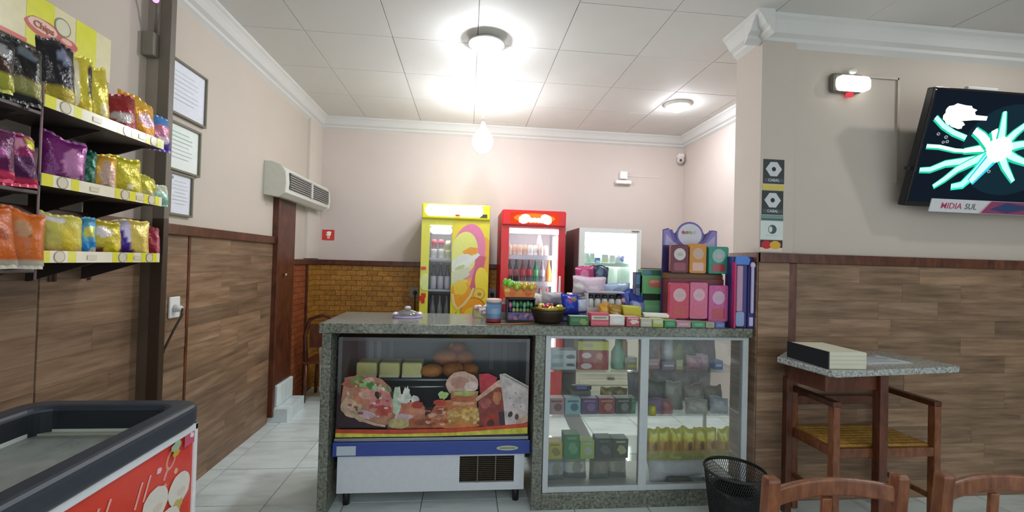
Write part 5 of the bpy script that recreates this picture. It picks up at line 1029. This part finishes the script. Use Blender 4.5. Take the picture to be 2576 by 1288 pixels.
# row of boxes along the front edge
FR = 'boxes along the front edge of the counter'
for x0, x1, y, h, c, t, lab, lb in (
 (0.61, 0.725, 2.545, 0.055, '#3c6c48', '#8cb09c', [('b', 0.2, 0.45, 0.2, 0.3, '#7c9c54'), ('r', -0.2, 0.6, 0.2, 0.15, '#54845c')], 'dark green box, leftmost of the front row on the counter'),
 (0.735, 0.845, 2.54, 0.075, '#c85868', '#c8506c', [('r', 0, 0.66, 0.46, 0.16, '#d0c8b8'), ('r', 0, 0.66, 0.34, 0.06, '#8c847c'), ('r', 0, 0.25, 0.46, 0.1, '#d8707c')], 'pink red box with a cream band in the front row'),
 (0.85, 0.94, 2.54, 0.062, '#d8d8d4', '#e8e4e0', [('r', 0, 0.08, 0.5, 0.06, '#a85c64'), ('e', 0, 0.55, 0.3, 0.25, '#e4e4e0')], 'white box in the front row'),
 (0.95, 1.03, 2.535, 0.058, '#b4545c', '#d8a0a8', [('b', 0.1, 0.5, 0.35, 0.22, '#dccac4'), ('r', 0, 0.85, 0.4, 0.08, '#e0b0b4')], 'red and cream box right of the white box in the front row'),
 (1.035, 1.105, 2.53, 0.048, '#b8b4a4', '#c4c0a8', [('r', 0, 0.5, 0.35, 0.15, '#c8c4b8')], 'grey beige box in the front row'),
 (1.11, 1.175, 2.53, 0.05, '#b8c084', '#c8cc98', [('r', 0, 0.2, 0.5, 0.15, '#a8b840'), ('r', 0, 0.65, 0.35, 0.15, '#c8ccb0')], 'pale lime box in the front row'),
 (1.18, 1.25, 2.525, 0.042, '#3c8858', '#c8cc8c', [('b', 0, 0.5, 0.35, 0.3, '#5ca078')], 'green box right of the pale lime box'),
 (1.255, 1.345, 2.525, 0.038, '#b48894', '#d0b4b4', [('r', 0, 0.5, 0.35, 0.2, '#c8a4b0')], 'dusty pink flat box in the front row'),
 (1.35, 1.435, 2.525, 0.036, '#4c9068', '#a8c4a8', [('b', 0, 0.5, 0.35, 0.3, '#6caa84')], 'second green box of the front row under the pink packs'),
 (1.44, 1.495, 2.525, 0.034, '#a8a490', '#c0b8a8', [('r', 0, 0.5, 0.3, 0.2, '#98947c')], 'small grey beige box under the pink packs'),
 (1.50, 1.56, 2.525, 0.034, '#5870ac', '#a0a8c0', [('r', 0, 0.5, 0.3, 0.2, '#7c8cbc')], 'blue flat box near the right end of the counter')):
    pack(lb, x0, x1, y, Z, h, 0.075, c, 'box', 'candy_box', lab, t, FR)
# green dispenser
gd = thing('green_dispenser', 'green cardboard dispenser with a red label and a dark slot', 'dispenser', (1.215, 2.76, Z))
g = MB(); g.box(-0.075, 0.08, 0.0, 0.10, 0.0, 0.14, '#62a06e').box(-0.075, 0.08, 0.02, 0.10, 0.14, 0.34, '#4c8c6c').box(-0.075, 0.08, 0.0, 0.10, 0.182, 0.30, '#66ac6e').build('carton', 'satin', gd, bevel=0.002)
MB().box(-0.068, 0.073, 0.004, 0.02, 0.141, 0.181, '#10280f').build('slot', 'matte', gd)
m = MB(); M = FRONT(0, -0.0005, 0); m.flat(blob(0.01, 0.25, 0.055, 0.03, 4, 18, 0.08), '#c0705c', M); m.flat(blob(0.0, 0.262, 0.035, 0.010, 5, 14, 0.2), '#d89c84', M); m.flat(rrect(-0.06, 0.05, 0.065, 0.11, 0.015), '#74b084', M); m.build('printed_label', 'satin', gd)
m = MB(); M = FRONT(0, 0.0195, 0); m.flat(blob(0.02, 0.32, 0.05, 0.018, 6, 16, 0.1), '#3c6c54', M); m.flat(blob(-0.04, 0.32, 0.028, 0.016, 7, 14, 0.1), '#5c84a0', M); m.build('printed_header', 'satin', gd)
bd = pack('dark blue grey box standing left of the green dispenser', 1.105, 1.138, 2.80, Z, 0.32, 0.06, '#3c4c64', lab=[('r', 0, 0.85, 0.4, 0.1, '#5c8cac'), ('r', 0, 0.55, 0.4, 0.12, '#6c7ca0')])
# purple gum display
gm = thing('gum_display', 'tall purple gum display with a round white sign and two rows of coloured packs', 'display stand', (1.425, 2.60, Z))
a = MB(); OUT = [(-0.185, 0.02), (0.19, 0.02), (0.185, 0.60)] + [(0.15, 0.605), (0.10, 0.575)] + [(0.09 * math.cos(t), 0.57 + 0.085 * math.sin(t)) for t in [PI * i / 10 for i in range(1, 10)]] + [(-0.10, 0.575), (-0.145, 0.61), (-0.18, 0.60)]
a.prism(OUT, -0.125, -0.115, '#3c3468', FRONT()).build('back_board', 'satin', gm)
MB().box(-0.185, 0.19, 0.0, 0.12, 0.0, 0.03, '#3a2438').box(-0.175, 0.18, 0.02, 0.118, 0.03, 0.29, '#6c2c34').box(-0.18, 0.185, 0.04, 0.118, 0.29, 0.318, '#6c441c').build('shelf_block', 'satin', gm)
m = MB(); M = FRONT(0, 0.1145, 0)
m.flat([(-0.178, 0.50), (0.183, 0.50), (0.183, 0.595), (0.15, 0.60), (0.09, 0.53), (0.0, 0.50), (-0.09, 0.53), (-0.14, 0.605), (-0.178, 0.595)], '#8a78b8', M)
m.flat([(-0.165, 0.50), (0.17, 0.50), (0.17, 0.57), (0.12, 0.52), (-0.11, 0.52), (-0.16, 0.575)], '#b4a8d0', M)
m.flat(ell(0.0, 0.57, 0.092, 0.083, 0, 28), '#6c58a8', M); m.flat(ell(0.0, 0.57, 0.08, 0.072, 0, 28), '#d4d0dc', M)
m.flat(stroke([(-0.13, 0.60), (-0.10, 0.53), (-0.04, 0.495), (0.04, 0.495), (0.10, 0.53), (0.14, 0.60)], 0.02), '#6048a0', M)
m.flat(blob(-0.045, 0.585, 0.012, 0.012, 2), '#c04c50', M); m.flat(blob(-0.02, 0.585, 0.012, 0.011, 3), '#8c8c3c', M); m.flat(blob(0.004, 0.585, 0.012, 0.011, 4), '#9ca84c', M); m.flat(blob(0.03, 0.585, 0.012, 0.011, 5), '#c8b8c0', M)
m.build('printed_sign', 'gloss', gm)
GP = 'gum packs on the purple display'
def gum(x, z, c, c2, c3, lb, w=0.115, h=0.16, y=2.62, dz=0):
    o = thing('gum_pack', lb, 'gum pack', (1.425 + x, y, Z + z), 0, GP)
    MB().prism(rrect(-w / 2, 0, w / 2, h, 0.012), -0.03, 0.0, c, FRONT()).build('pouch', 'plastic_bag', o, bevel=0.003)
    m = MB(); M = FRONT(0, -0.0005, 0); m.flat(ell(0.0, h * 0.66, w * 0.33, w * 0.33), c2, M); m.flat(rrect(-w * 0.33, h * 0.08, w * 0.33, h * 0.36, 0.008), c3, M); m.flat(blob(0.0, h * 0.66, w * 0.2, w * 0.1, 3, 14, 0.3), '#b8a8a4', M)
    m.build('printed_label', 'gloss', o)
MB().box(-0.18, 0.185, 0.05, 0.115, 0.318, 0.325, '#4a2c18').build('upper_shelf', 'satin', gm)
gum(-0.112, 0.3195 + 0.006, '#6c2434', '#c8c4c4', '#8c4454', 'maroon gum pack with a silver disc, left in the upper row', h=0.175)
gum(0.008, 0.3195 + 0.006, '#d08c38', '#c8a48c', '#d8b0a0', 'orange gum pack in the middle of the upper row', w=0.11, h=0.185)
gum(0.135, 0.3195 + 0.006, '#2c8c78', '#8cb0a8', '#a0484c', 'teal gum pack with a shiny disc, right in the upper row', w=0.13, h=0.17, y=2.605)
gum(-0.125, 0.045, '#c84460', '#d0a4a8', '#b84444', 'crimson pink gum pack, left in the lower row', w=0.125, h=0.22, y=2.585)
gum(0.0, 0.045, '#d06c90', '#d8a4b4', '#cc6078', 'light pink gum pack in the middle of the lower row', w=0.115, h=0.225, y=2.585)
gum(0.125, 0.03, '#c45c94', '#d0a0c0', '#b8404c', 'magenta gum pack, right in the lower row', w=0.125, h=0.225, y=2.58)
# tall blue box with sticks
tb_ = thing('stick_box', 'tall blue box with two long sticks at the right end of the counter', 'display box', (1.688, 2.525, Z - 0.0))
MB().box(-0.072, 0.075, 0.03, 0.10, 0, 0.435, '#3c3878').box(-0.072, -0.06, 0.0, 0.03, 0, 0.40, '#b82c6c').box(0.03, 0.075, 0.02, 0.03, 0.0, 0.435, '#23206c').build('carton', 'satin', tb_, bevel=0.002)
MB().prism([(-0.06, 0.385), (0.03, 0.385), (0.04, 0.42), (0.02, 0.44), (-0.05, 0.44)], -0.03, -0.015, '#4c80d0', FRONT()).build('arched_top', 'satin', tb_, bevel=0.003)
MB().box(-0.05, -0.01, 0.008, 0.03, 0.10, 0.38, '#b890ac').build('stick', 'satin', tb_, bevel=0.006)
MB().box(0.042, 0.062, 0.006, 0.02, 0.09, 0.385, '#b4b0d0').build('stick', 'satin', tb_, bevel=0.006)
MB().ball((0.052, 0.012, 0.385), 0.017, 0.012, 0.02, '#c8c4d8').build('stick_head', 'satin', tb_)
MB().prism(rrect(-0.055, 0.01, 0.0, 0.10, 0.015), -0.03, -0.006, '#8ca0c8', FRONT()).build('round_label', 'satin', tb_, bevel=0.003)
MB().prism(rct(0.04, 0.012, 0.065, 0.065), -0.02, -0.0185, '#c4c0e4', FRONT()).build('white_label', 'satin', tb_)

# ================================================================ RIGHT: STICKERS, TV, TABLE, CHAIRS
YW = 2.53
def sticker(label, x0, x1, z0, z1, bg, art, txt=None, group=None):
    o = thing('card_sticker', label, 'sticker', ((x0 + x1) / 2, YW, z0), 0, group); w, h = x1 - x0, z1 - z0
    MB().box(-w / 2, w / 2, -0.0015, 0, 0, h, bg).build('sticker_sheet', 'satin', o)
    m = MB(); M = FRONT(0, -0.0016, 0); art(m, M, w, h)
    if m.f: m.build('printed_mark', 'paper', o)
    if txt: lettering(txt[0], txt[1], txt[2], 'paper', o, FRONT(0, -0.0016, txt[3]), bold=0.0004)
def diamond(m, M, w, h):
    c = (0, h * 0.60); r = w * 0.37
    m.flat([(c[0] + r * 1.05, c[1]), (c[0] + r * 0.42, c[1] + r * 0.86), (c[0] - r * 0.42, c[1] + r * 0.86), (c[0] - r * 1.05, c[1]), (c[0] - r * 0.42, c[1] - r * 0.86), (c[0] + r * 0.42, c[1] - r * 0.86)], '#c8ccd0', M)
    m.flat(ell(c[0], c[1], r * 0.27), '#2a3030', M); m.flat(rct(-w * 0.46, h * 0.06, w * 0.46, h * 0.22), '#50565a', M)
CG = 'card payment stickers on the pier'
sticker('upper black card sticker with a white hexagon and a dot', 1.79, 1.928, 1.955, 2.105, '#222a2a', diamond, ('CABAL', 0.024, '#c4c8cc', 0.021), CG)
sticker('narrow yellow strip sticker between the two black stickers', 1.787, 1.93, 1.917, 1.948, '#cfc04a', lambda m, M, w, h: m.flat(rct(-w * 0.2, h * 0.3, w * 0.45, h * 0.7), '#d4b85c', M), None, CG)
sticker('lower black card sticker with a white hexagon and a dot', 1.785, 1.925, 1.765, 1.912, '#222a2a', diamond, ('CABAL', 0.024, '#c4c8cc', 0.021), CG)
sticker('dark teal strip sticker under the lower black sticker', 1.782, 1.928, 1.728, 1.762, '#6f8c88', lambda m, M, w, h: m.flat(rct(-w * 0.48, h * 0.1, w * 0.48, h * 0.35), '#3f5c56', M), None, CG)
sticker('pale card sticker with a dark half-filled circle', 1.779, 1.927, 1.612, 1.725, '#cdd8d4', lambda m, M, w, h: (m.flat(ell(0.004, h * 0.55, 0.028, 0.028), '#4a5a58', M), m.flat(ell(-0.008, h * 0.55, 0.012, 0.018), '#cdd8d4', M), m.flat(rct(-0.04, h * 0.2, 0.04, h * 0.25), '#bccac6', M)), None, CG)
sticker('card sticker with overlapping red and yellow circles', 1.779, 1.925, 1.538, 1.608, '#d8c8b8', lambda m, M, w, h: (m.flat(rct(-w / 2, h * 0.35, w / 2, h), '#3c3434', M), m.flat(ell(-0.032, h * 0.58, 0.034, 0.025), '#c02c3c', M), m.flat(ell(0.025, h * 0.58, 0.036, 0.025), '#d8a83c', M)), None, CG)
# emergency light by the TV
el_ = thing('emergency_light', 'glowing white emergency light with a red indicator on the wall left of the television', 'emergency light', (2.358, 2.56, 2.555))
MB().box(-0.125, 0.085, -0.045, 0, -0.005, 0.115, '#6d6a5e').build('housing', 'satin', el_, bevel=0.02)
MB().prism(rrect(-0.108, 0.0, 0.108, 0.088, 0.03, 5), 0.04, 0.07, '#fffdf4', FRONT()).build('lamp_panel', 'led', el_)
MB().ball((0.0, -0.05, 0.125), 0.025, 0.02, 0.02, '#d8d8d0').build('knob', 'satin', el_)
MB().prism(rct(-0.018, -0.03, 0.018, -0.004), 0.02, 0.04, '#d8404c', FRONT()).build('red_indicator', 'lightbox_soft', el_)
cv = thing('cable_channel', 'thin pale cable channel running from the emergency light down beside the television', 'cable channel', (2.72, 2.56, 2.0))
MB().box(-0.22, 0.0, -0.012, 0, 0.665, 0.677, '#b4aa9c').box(-0.008, 0.008, -0.012, 0, 0.0, 0.677, '#aca294').build('channel', 'satin', cv)
# television
tv = thing('television', 'large flat television tilted down from a wall bracket, showing a glowing teal plant on black', 'television', (3.275, 2.455, 1.845))
TA = math.atan2(0.17, 0.655)
MT = Matrix.Rotation(TA, 4, 'X')
WD, HT = 1.22, 0.69
def tvb(mb, n, mat, par=tv, **k):
    o = mb.build(n, mat, par, **k); o.matrix_local = MT @ o.matrix_local if par is tv else o.matrix_local; return o
tvb(MB().box(-WD / 2, WD / 2, 0.0, 0.045, 0, HT, '#15181e'), 'body', 'satin', bevel=0.006)
tvb(MB().box(-WD / 2, WD / 2, -0.006, 0.0, 0, 0.03, '#0c0e12').box(-WD / 2, WD / 2, -0.006, 0, HT - 0.014, HT, '#0c0e12').box(-WD / 2, -WD / 2 + 0.014, -0.006, 0, 0.03, HT - 0.014, '#0c0e12').box(WD / 2 - 0.014, WD / 2, -0.006, 0, 0.03, HT - 0.014, '#0c0e12'), 'bezel', 'gloss', bevel=0.002)
m = MB(); M = FRONT(-WD / 2, -0.0003, 0)
m.flat(rct(0.014, 0.03, WD - 0.014, HT - 0.014), '#0d141c', M)
m.flat(ell(0.62, 0.36, 0.34, 0.27, 0, 32), '#0f2029', M)
def leaf(pts, w0, w1, c1, c2): m.flat(stroke(pts, w0 * 1.35, w1 * 1.35), c1, M); m.flat(stroke([(x, z + 0.004) for x, z in pts], w0 * 0.8, w1 * 0.9), c2, M)
T1, T2 = '#1fa886', '#a8fff0'
leaf([(0.055, 0.52), (0.12, 0.475), (0.20, 0.44), (0.29, 0.415)], 0.03, 0.03, T1, T2)
leaf([(0.045, 0.355), (0.13, 0.355), (0.24, 0.34), (0.32, 0.34)], 0.024, 0.022, T1, '#c8fff4'); leaf([(0.30, 0.34), (0.42, 0.36), (0.52, 0.36)], 0.03, 0.06, T1, '#e8fffc')
leaf([(0.04, 0.215), (0.11, 0.22), (0.20, 0.26), (0.32, 0.28), (0.42, 0.30), (0.50, 0.35)], 0.026, 0.05, T1, T2)
leaf([(0.16, 0.12), (0.22, 0.165), (0.29, 0.23), (0.38, 0.28), (0.48, 0.33)], 0.025, 0.05, T1, T2)
leaf([(0.28, 0.125), (0.35, 0.14), (0.42, 0.22), (0.48, 0.32)], 0.03, 0.06, '#1cc0a0', '#9cf4ec')
leaf([(0.33, 0.46), (0.39, 0.43), (0.46, 0.38)], 0.045, 0.06, T1, '#d8fff8'); leaf([(0.46, 0.47), (0.49, 0.42), (0.52, 0.38)], 0.05, 0.06, T1, '#d8fff8')
leaf([(0.40, 0.16), (0.46, 0.25), (0.52, 0.34)], 0.04, 0.07, '#2aa8b8', '#b0fff4')
for t in (0.3, 1.0, 1.7, -0.4, -1.0): leaf([(0.53 + 0.30 * math.cos(t), 0.36 + 0.22 * math.sin(t)), (0.53 + 0.14 * math.cos(t), 0.36 + 0.12 * math.sin(t)), (0.53, 0.36)], 0.025, 0.06, T1, T2)
m.flat(blob(0.53, 0.36, 0.085, 0.075, 5, 20, 0.1), '#f4fffc', M)
m.flat(blob(0.20, 0.565, 0.10, 0.040, 8, 20, 0.12), '#ffffff', M); m.flat(blob(0.145, 0.535, 0.05, 0.05, 9, 16, 0.15), '#ffffff', M); m.flat(stroke([(0.16, 0.52), (0.30, 0.535), (0.385, 0.535)], 0.034, 0.024), '#ffffff', M); m.flat(blob(0.20, 0.49, 0.05, 0.022, 10, 14, 0.2), '#ffffff', M)
for x, z, r_ in ((0.095, 0.43, 0.011), (0.15, 0.415, 0.012), (0.14, 0.385, 0.010), (0.165, 0.39, 0.011), (0.50, 0.23, 0.012)):
    m.flat(ell(x, z, r_, r_ * 0.8, 0, 12), '#8a9498', M); m.flat(ell(x, z, r_ * 0.6, r_ * 0.45, 0, 10), '#1a242c', M)
tvb(m, 'screen', 'screen')
tvb(MB().box(0.02 - WD / 2 + 0.20, -WD / 2 + 0.42, 0.005, 0.03, HT, HT + 0.018, '#c8ccc8'), 'top_clip', 'satin', bevel=0.004)
tvb(MB().box(-WD / 2 - 0.03, -WD / 2 + 0.02, 0.01, 0.03, 0.215, 0.235, '#14161a'), 'side_stub', 'satin')
tvb(MB().box(-0.2, 0.2, 0.045, 0.075, 0.2, 0.5, '#1c1c1e'), 'mount_plate', 'satin')
MB().box(-0.08, 0.08, 0.02, 0.105, 0.15, 0.45, '#1c1c1e').build('wall_bracket', 'satin', tv, bevel=0.004)
sp = tvb(MB().box(-WD / 2 + 0.165, WD / 2 - 0.05, -0.012, -0.007, -0.028, 0.052, '#d4d6d8'), 'label_strip', 'satin')
LM = FRONT(0, -0.0122, 0); m = MB()
m.flat([(-0.10, -0.026), (0.02, -0.026), (0.06, 0.050), (-0.04, 0.050)], '#d8a0b0', LM); m.flat([(-0.085, -0.026), (0.5, -0.026), (0.5, 0.050), (-0.03, 0.050)], '#8c3c64', LM); m.flat([(-0.03, 0.0), (0.1, -0.02), (0.3, 0.02), (0.08, 0.045)], '#2c3c6c', LM)
o = m.build('printed_stripe', 'satin', sp)
lettering('MIDIA', 0.052, '#c04468', 'paper', sp, FRONT(-0.30, -0.0122, 0.010), squash=1.05, bold=0.0002); lettering('SUL', 0.050, '#6c7078', 'paper', sp, FRONT(-0.165, -0.0122, 0.010), squash=1.0, bold=0.0004)

# granite table on the wall
gt = thing('granite_table', 'light granite table top on a dark wooden apron and leg against the right wall', 'table', (2.2, 2.3, 0))
tp = [(-0.43, 0.05), (-0.385, -0.27), (-0.36, -0.285), (0.45, -0.175), (0.482, -0.155), (0.485, -0.13), (0.42, 0.246), (-0.165, 0.246), (-0.17, 0.212), (-0.26, 0.207)]
MB().prism(tp, 0.90, 0.932, '#ffffff').build('table_top', 'granite_light', gt, bevel=0.006)
MB().prism([(-0.36, 0.04), (-0.33, -0.18), (0.02, -0.14), (0.03, 0.18), (-0.28, 0.18)], 0.80, 0.90, '#ffffff').build('apron', 'dark_wood', gt, bevel=0.003)
MB().box(0.0, 0.048, -0.165, -0.117, 0.0, 0.90, '#ffffff').build('leg', 'dark_wood', gt, bevel=0.004)
MB().box(-0.31, -0.27, 0.12, 0.16, 0.0, 0.80, '#ffffff').build('leg', 'dark_wood', gt, bevel=0.004)
bk = thing('catalogue_box', 'thick cream box file with a black end lying on the granite table', 'box file', (1.94, 2.06, 0.9325), -0.02)
MB().box(-0.105, 0.10, 0.0, 0.29, 0.0, 0.085, '#d4d2bc').build('box', 'paper', bk, bevel=0.003)
MB().box(-0.112, -0.105, -0.003, 0.293, 0.0, 0.088, '#10161a').build('black_spine', 'satin', bk)
for z in (0.025, 0.045, 0.065): MB().box(-0.10, 0.098, -0.0012, 0.0, z, z + 0.002, '#bcb9a4').build('page_line', 'paper', bk)
pp = tag(MB().box(0.0, 0.30, 0.0, 0.21, 0.0, 0.004, '#c8ccd0').build('paper_sheet', 'paper', None, (2.16, 2.17, 0.9325), (0, 0, 0.1)), 'white printed sheet lying on the granite table right of the box file', 'paper')
m = MB(); M = Matrix.Translation((0, 0, 0.0041))
for i in range(5): m.flat(rct(0.03, 0.03 + i * 0.035, 0.26 - 0.03 * (i % 2), 0.045 + i * 0.035), '#9aa0a8', M)
m.flat(rct(0.01, 0.19, 0.29, 0.205), '#c8a88c', M)
m.build('printed_text', 'paper', pp)
# arm chair under the table
def bars(n, mat, par, lst, r=0.02, bev=0.004):
    for p0, p1, w, d in lst:
        p0, p1 = Vector(p0), Vector(p1); ax = (p1 - p0); L = ax.length; z = ax.normalized(); x = Vector((1, 0, 0)) if abs(z.x) < 0.9 else Vector((0, 1, 0)); y = z.cross(x).normalized(); x = y.cross(z)
        M = Matrix(((x.x, y.x, z.x, p0.x), (x.y, y.y, z.y, p0.y), (x.z, y.z, z.z, p0.z), (0, 0, 0, 1)))
        MB().box(-w / 2, w / 2, -d / 2, d / 2, 0, L, '#ffffff', M).build(n, mat, par, bevel=bev)
ach = thing('armchair', 'wooden armchair with a straw seat pushed under the granite table', 'chair', (2.285, 2.19, 0))
sx = 0.30
bars('leg', 'chair_wood', ach, [((-sx, 0, 0), (-sx, 0, 0.71), 0.04, 0.04), ((sx, 0, 0), (sx, 0, 0.71), 0.04, 0.04), ((-sx + 0.01, 0.30, 0), (-sx + 0.01, 0.32, 0.86), 0.038, 0.038), ((sx - 0.01, 0.30, 0), (sx - 0.01, 0.32, 0.86), 0.038, 0.038)])
bars('arm_rest', 'dark_wood', ach, [((-sx, -0.02, 0.715), (-sx, 0.33, 0.715), 0.045, 0.03), ((sx, -0.02, 0.715), (sx, 0.33, 0.715), 0.045, 0.03)])
bars('seat_rail', 'chair_wood', ach, [((-sx, 0, 0.455), (sx, 0, 0.455), 0.03, 0.05), ((-sx, 0, 0.455), (-sx, 0.31, 0.455), 0.03, 0.05), ((sx, 0, 0.455), (sx, 0.31, 0.455), 0.03, 0.05), ((-sx, 0.31, 0.455), (sx, 0.31, 0.455), 0.03, 0.05)])
bars('stretcher', 'chair_wood', ach, [((-sx, 0, 0.2), (-sx, 0.3, 0.2), 0.025, 0.025), ((sx, 0, 0.2), (sx, 0.3, 0.2), 0.025, 0.025), ((-sx, 0.15, 0.2), (sx, 0.15, 0.2), 0.025, 0.025)])
bars('back_rail', 'dark_wood', ach, [((-sx, 0.32, 0.82), (sx, 0.32, 0.82), 0.02, 0.08), ((-sx, 0.315, 0.64), (sx, 0.315, 0.64), 0.02, 0.05)])
stw = MB()
stw.box(-sx + 0.015, sx - 0.015, 0.01, 0.30, 0.462, 0.486, '#ffffff').build('straw_seat', 'straw', ach, bevel=0.008)
for i in range(8): MB().box(-sx + 0.02, sx - 0.02, 0.015 + 0.036 * i, 0.042 + 0.036 * i, 0.484, 0.490, '#ffffff').build('straw_strand', 'straw', ach, bevel=0.002)
# foreground chairs
def wood_chair(label, loc, rz=0.0, W_=0.40):
    c = thing('wooden_chair', label, 'chair', loc, rz, 'brown wooden chairs in the right foreground'); h = W_ / 2
    for s in (-1, 1):
        bars('back_post', 'chair_wood', c, [((s * h, 0, 0.45), (s * h, -0.03, 0.845), 0.042, 0.036), ((s * h, 0.0, 0.0), (s * h, 0, 0.45), 0.042, 0.036)], bev=0.010)
        bars('leg', 'chair_wood', c, [((s * (h - 0.01), -0.38, 0), (s * (h - 0.01), -0.38, 0.43), 0.036, 0.036)])
    n = 10; v = []; f = []
    def rail(zc, hh, bow, th=0.02):
        mb = MB(); vs = []; fs = []
        for i in range(n + 1):
            u = -1 + 2 * i / n; x = u * (h - 0.015); b_ = bow * (1 - u * u)
            for dz in (-hh / 2, hh / 2):
                for dy in (-th / 2, th / 2): vs.append((x, -0.025 + 0.02 * (1 - u * u) + dy, zc + dz + b_))
        for i in range(n):
            a_ = 4 * i; e_ = a_ + 4
            fs += [(a_, a_ + 1, e_ + 1, e_), (a_ + 2, e_ + 2, e_ + 3, a_ + 3), (a_, e_, e_ + 2, a_ + 2), (a_ + 1, a_ + 3, e_ + 3, e_ + 1)]
        fs += [(0, 2, 3, 1), (4 * n, 4 * n + 1, 4 * n + 3, 4 * n + 2)]
        return mb.add(vs, fs, '#ffffff', False)
    rail(0.785, 0.05, 0.016).build('top_rail', 'chair_wood', c, bevel=0.006)
    rail(0.52, 0.035, 0.0).build('lower_rail', 'chair_wood', c, bevel=0.004)
    for k in (-0.2,): bars('spindle', 'chair_wood', c, [((k * 0.105, -0.008, 0.53), (k * 0.105, -0.018, 0.775), 0.03, 0.012)], bev=0.003)
    MB().box(-h, h, -0.40, 0.02, 0.43, 0.455, '#ffffff').build('seat', 'chair_wood', c, bevel=0.008)
    bars('stretcher', 'chair_wood', c, [((-h, -0.2, 0.22), (h, -0.2, 0.22), 0.022, 0.022), ((-h, -0.38, 0.22), (-h, 0, 0.22), 0.022, 0.022), ((h, -0.38, 0.22), (h, 0, 0.22), 0.022, 0.022)])
    return c
ch1 = wood_chair('brown wooden chair whose whole curved top rail shows in front of the granite table', (1.072, 1.20, 0))
ch2 = clone(ch1, (1.618, 1.20, 0), 0, 'brown wooden chair cut by the right edge of the frame')
# mesh waste basket
ws = thing('waste_basket', 'round black wire mesh waste basket in front of the glass showcase', 'waste basket', (1.475, 2.27, 0))
BR = lambda z: 0.11 + 0.043 * z / 0.34
mm = MB()
for i in range(84):
    t = 2 * PI * i / 84
    for sg_ in (-1, 1):
        mm.tube([(BR(z) * math.cos(t + sg_ * z * 2.2), BR(z) * math.sin(t + sg_ * z * 2.2), z) for z in (0.01, 0.12, 0.23, 0.335)], 0.0015, '#ffffff', 3)
stuff(mm.build('mesh_wall', 'wire_mesh', ws))
MB().lathe([(BR(0.33), 0.328), (BR(0.34) + 0.005, 0.334), (BR(0.34) + 0.004, 0.344), (BR(0.34) - 0.004, 0.342)], '#ffffff', 32, cap=False).build('rim', 'wire_mesh', ws)
MB().lathe([(BR(0.0) - 0.003, 0.006), (BR(0.0), 0.0), (BR(0.05), 0.05), (BR(0.05) - 0.003, 0.05)], '#ffffff', 32, cap=False).build('base_band', 'wire_mesh', ws)
MB().lathe([(0.0, 0.004), (0.105, 0.004)], '#ffffff', 24, cap=False).build('base_plate', 'wire_mesh', ws)
bin_ = MB().lathe([(0.10, 0.012), (0.112, 0.10), (0.124, 0.20), (0.124, 0.235), (0.10, 0.237)], '#1a1e1e', 20, cap=False).build('bin_liner', 'plastic_bag', ws)
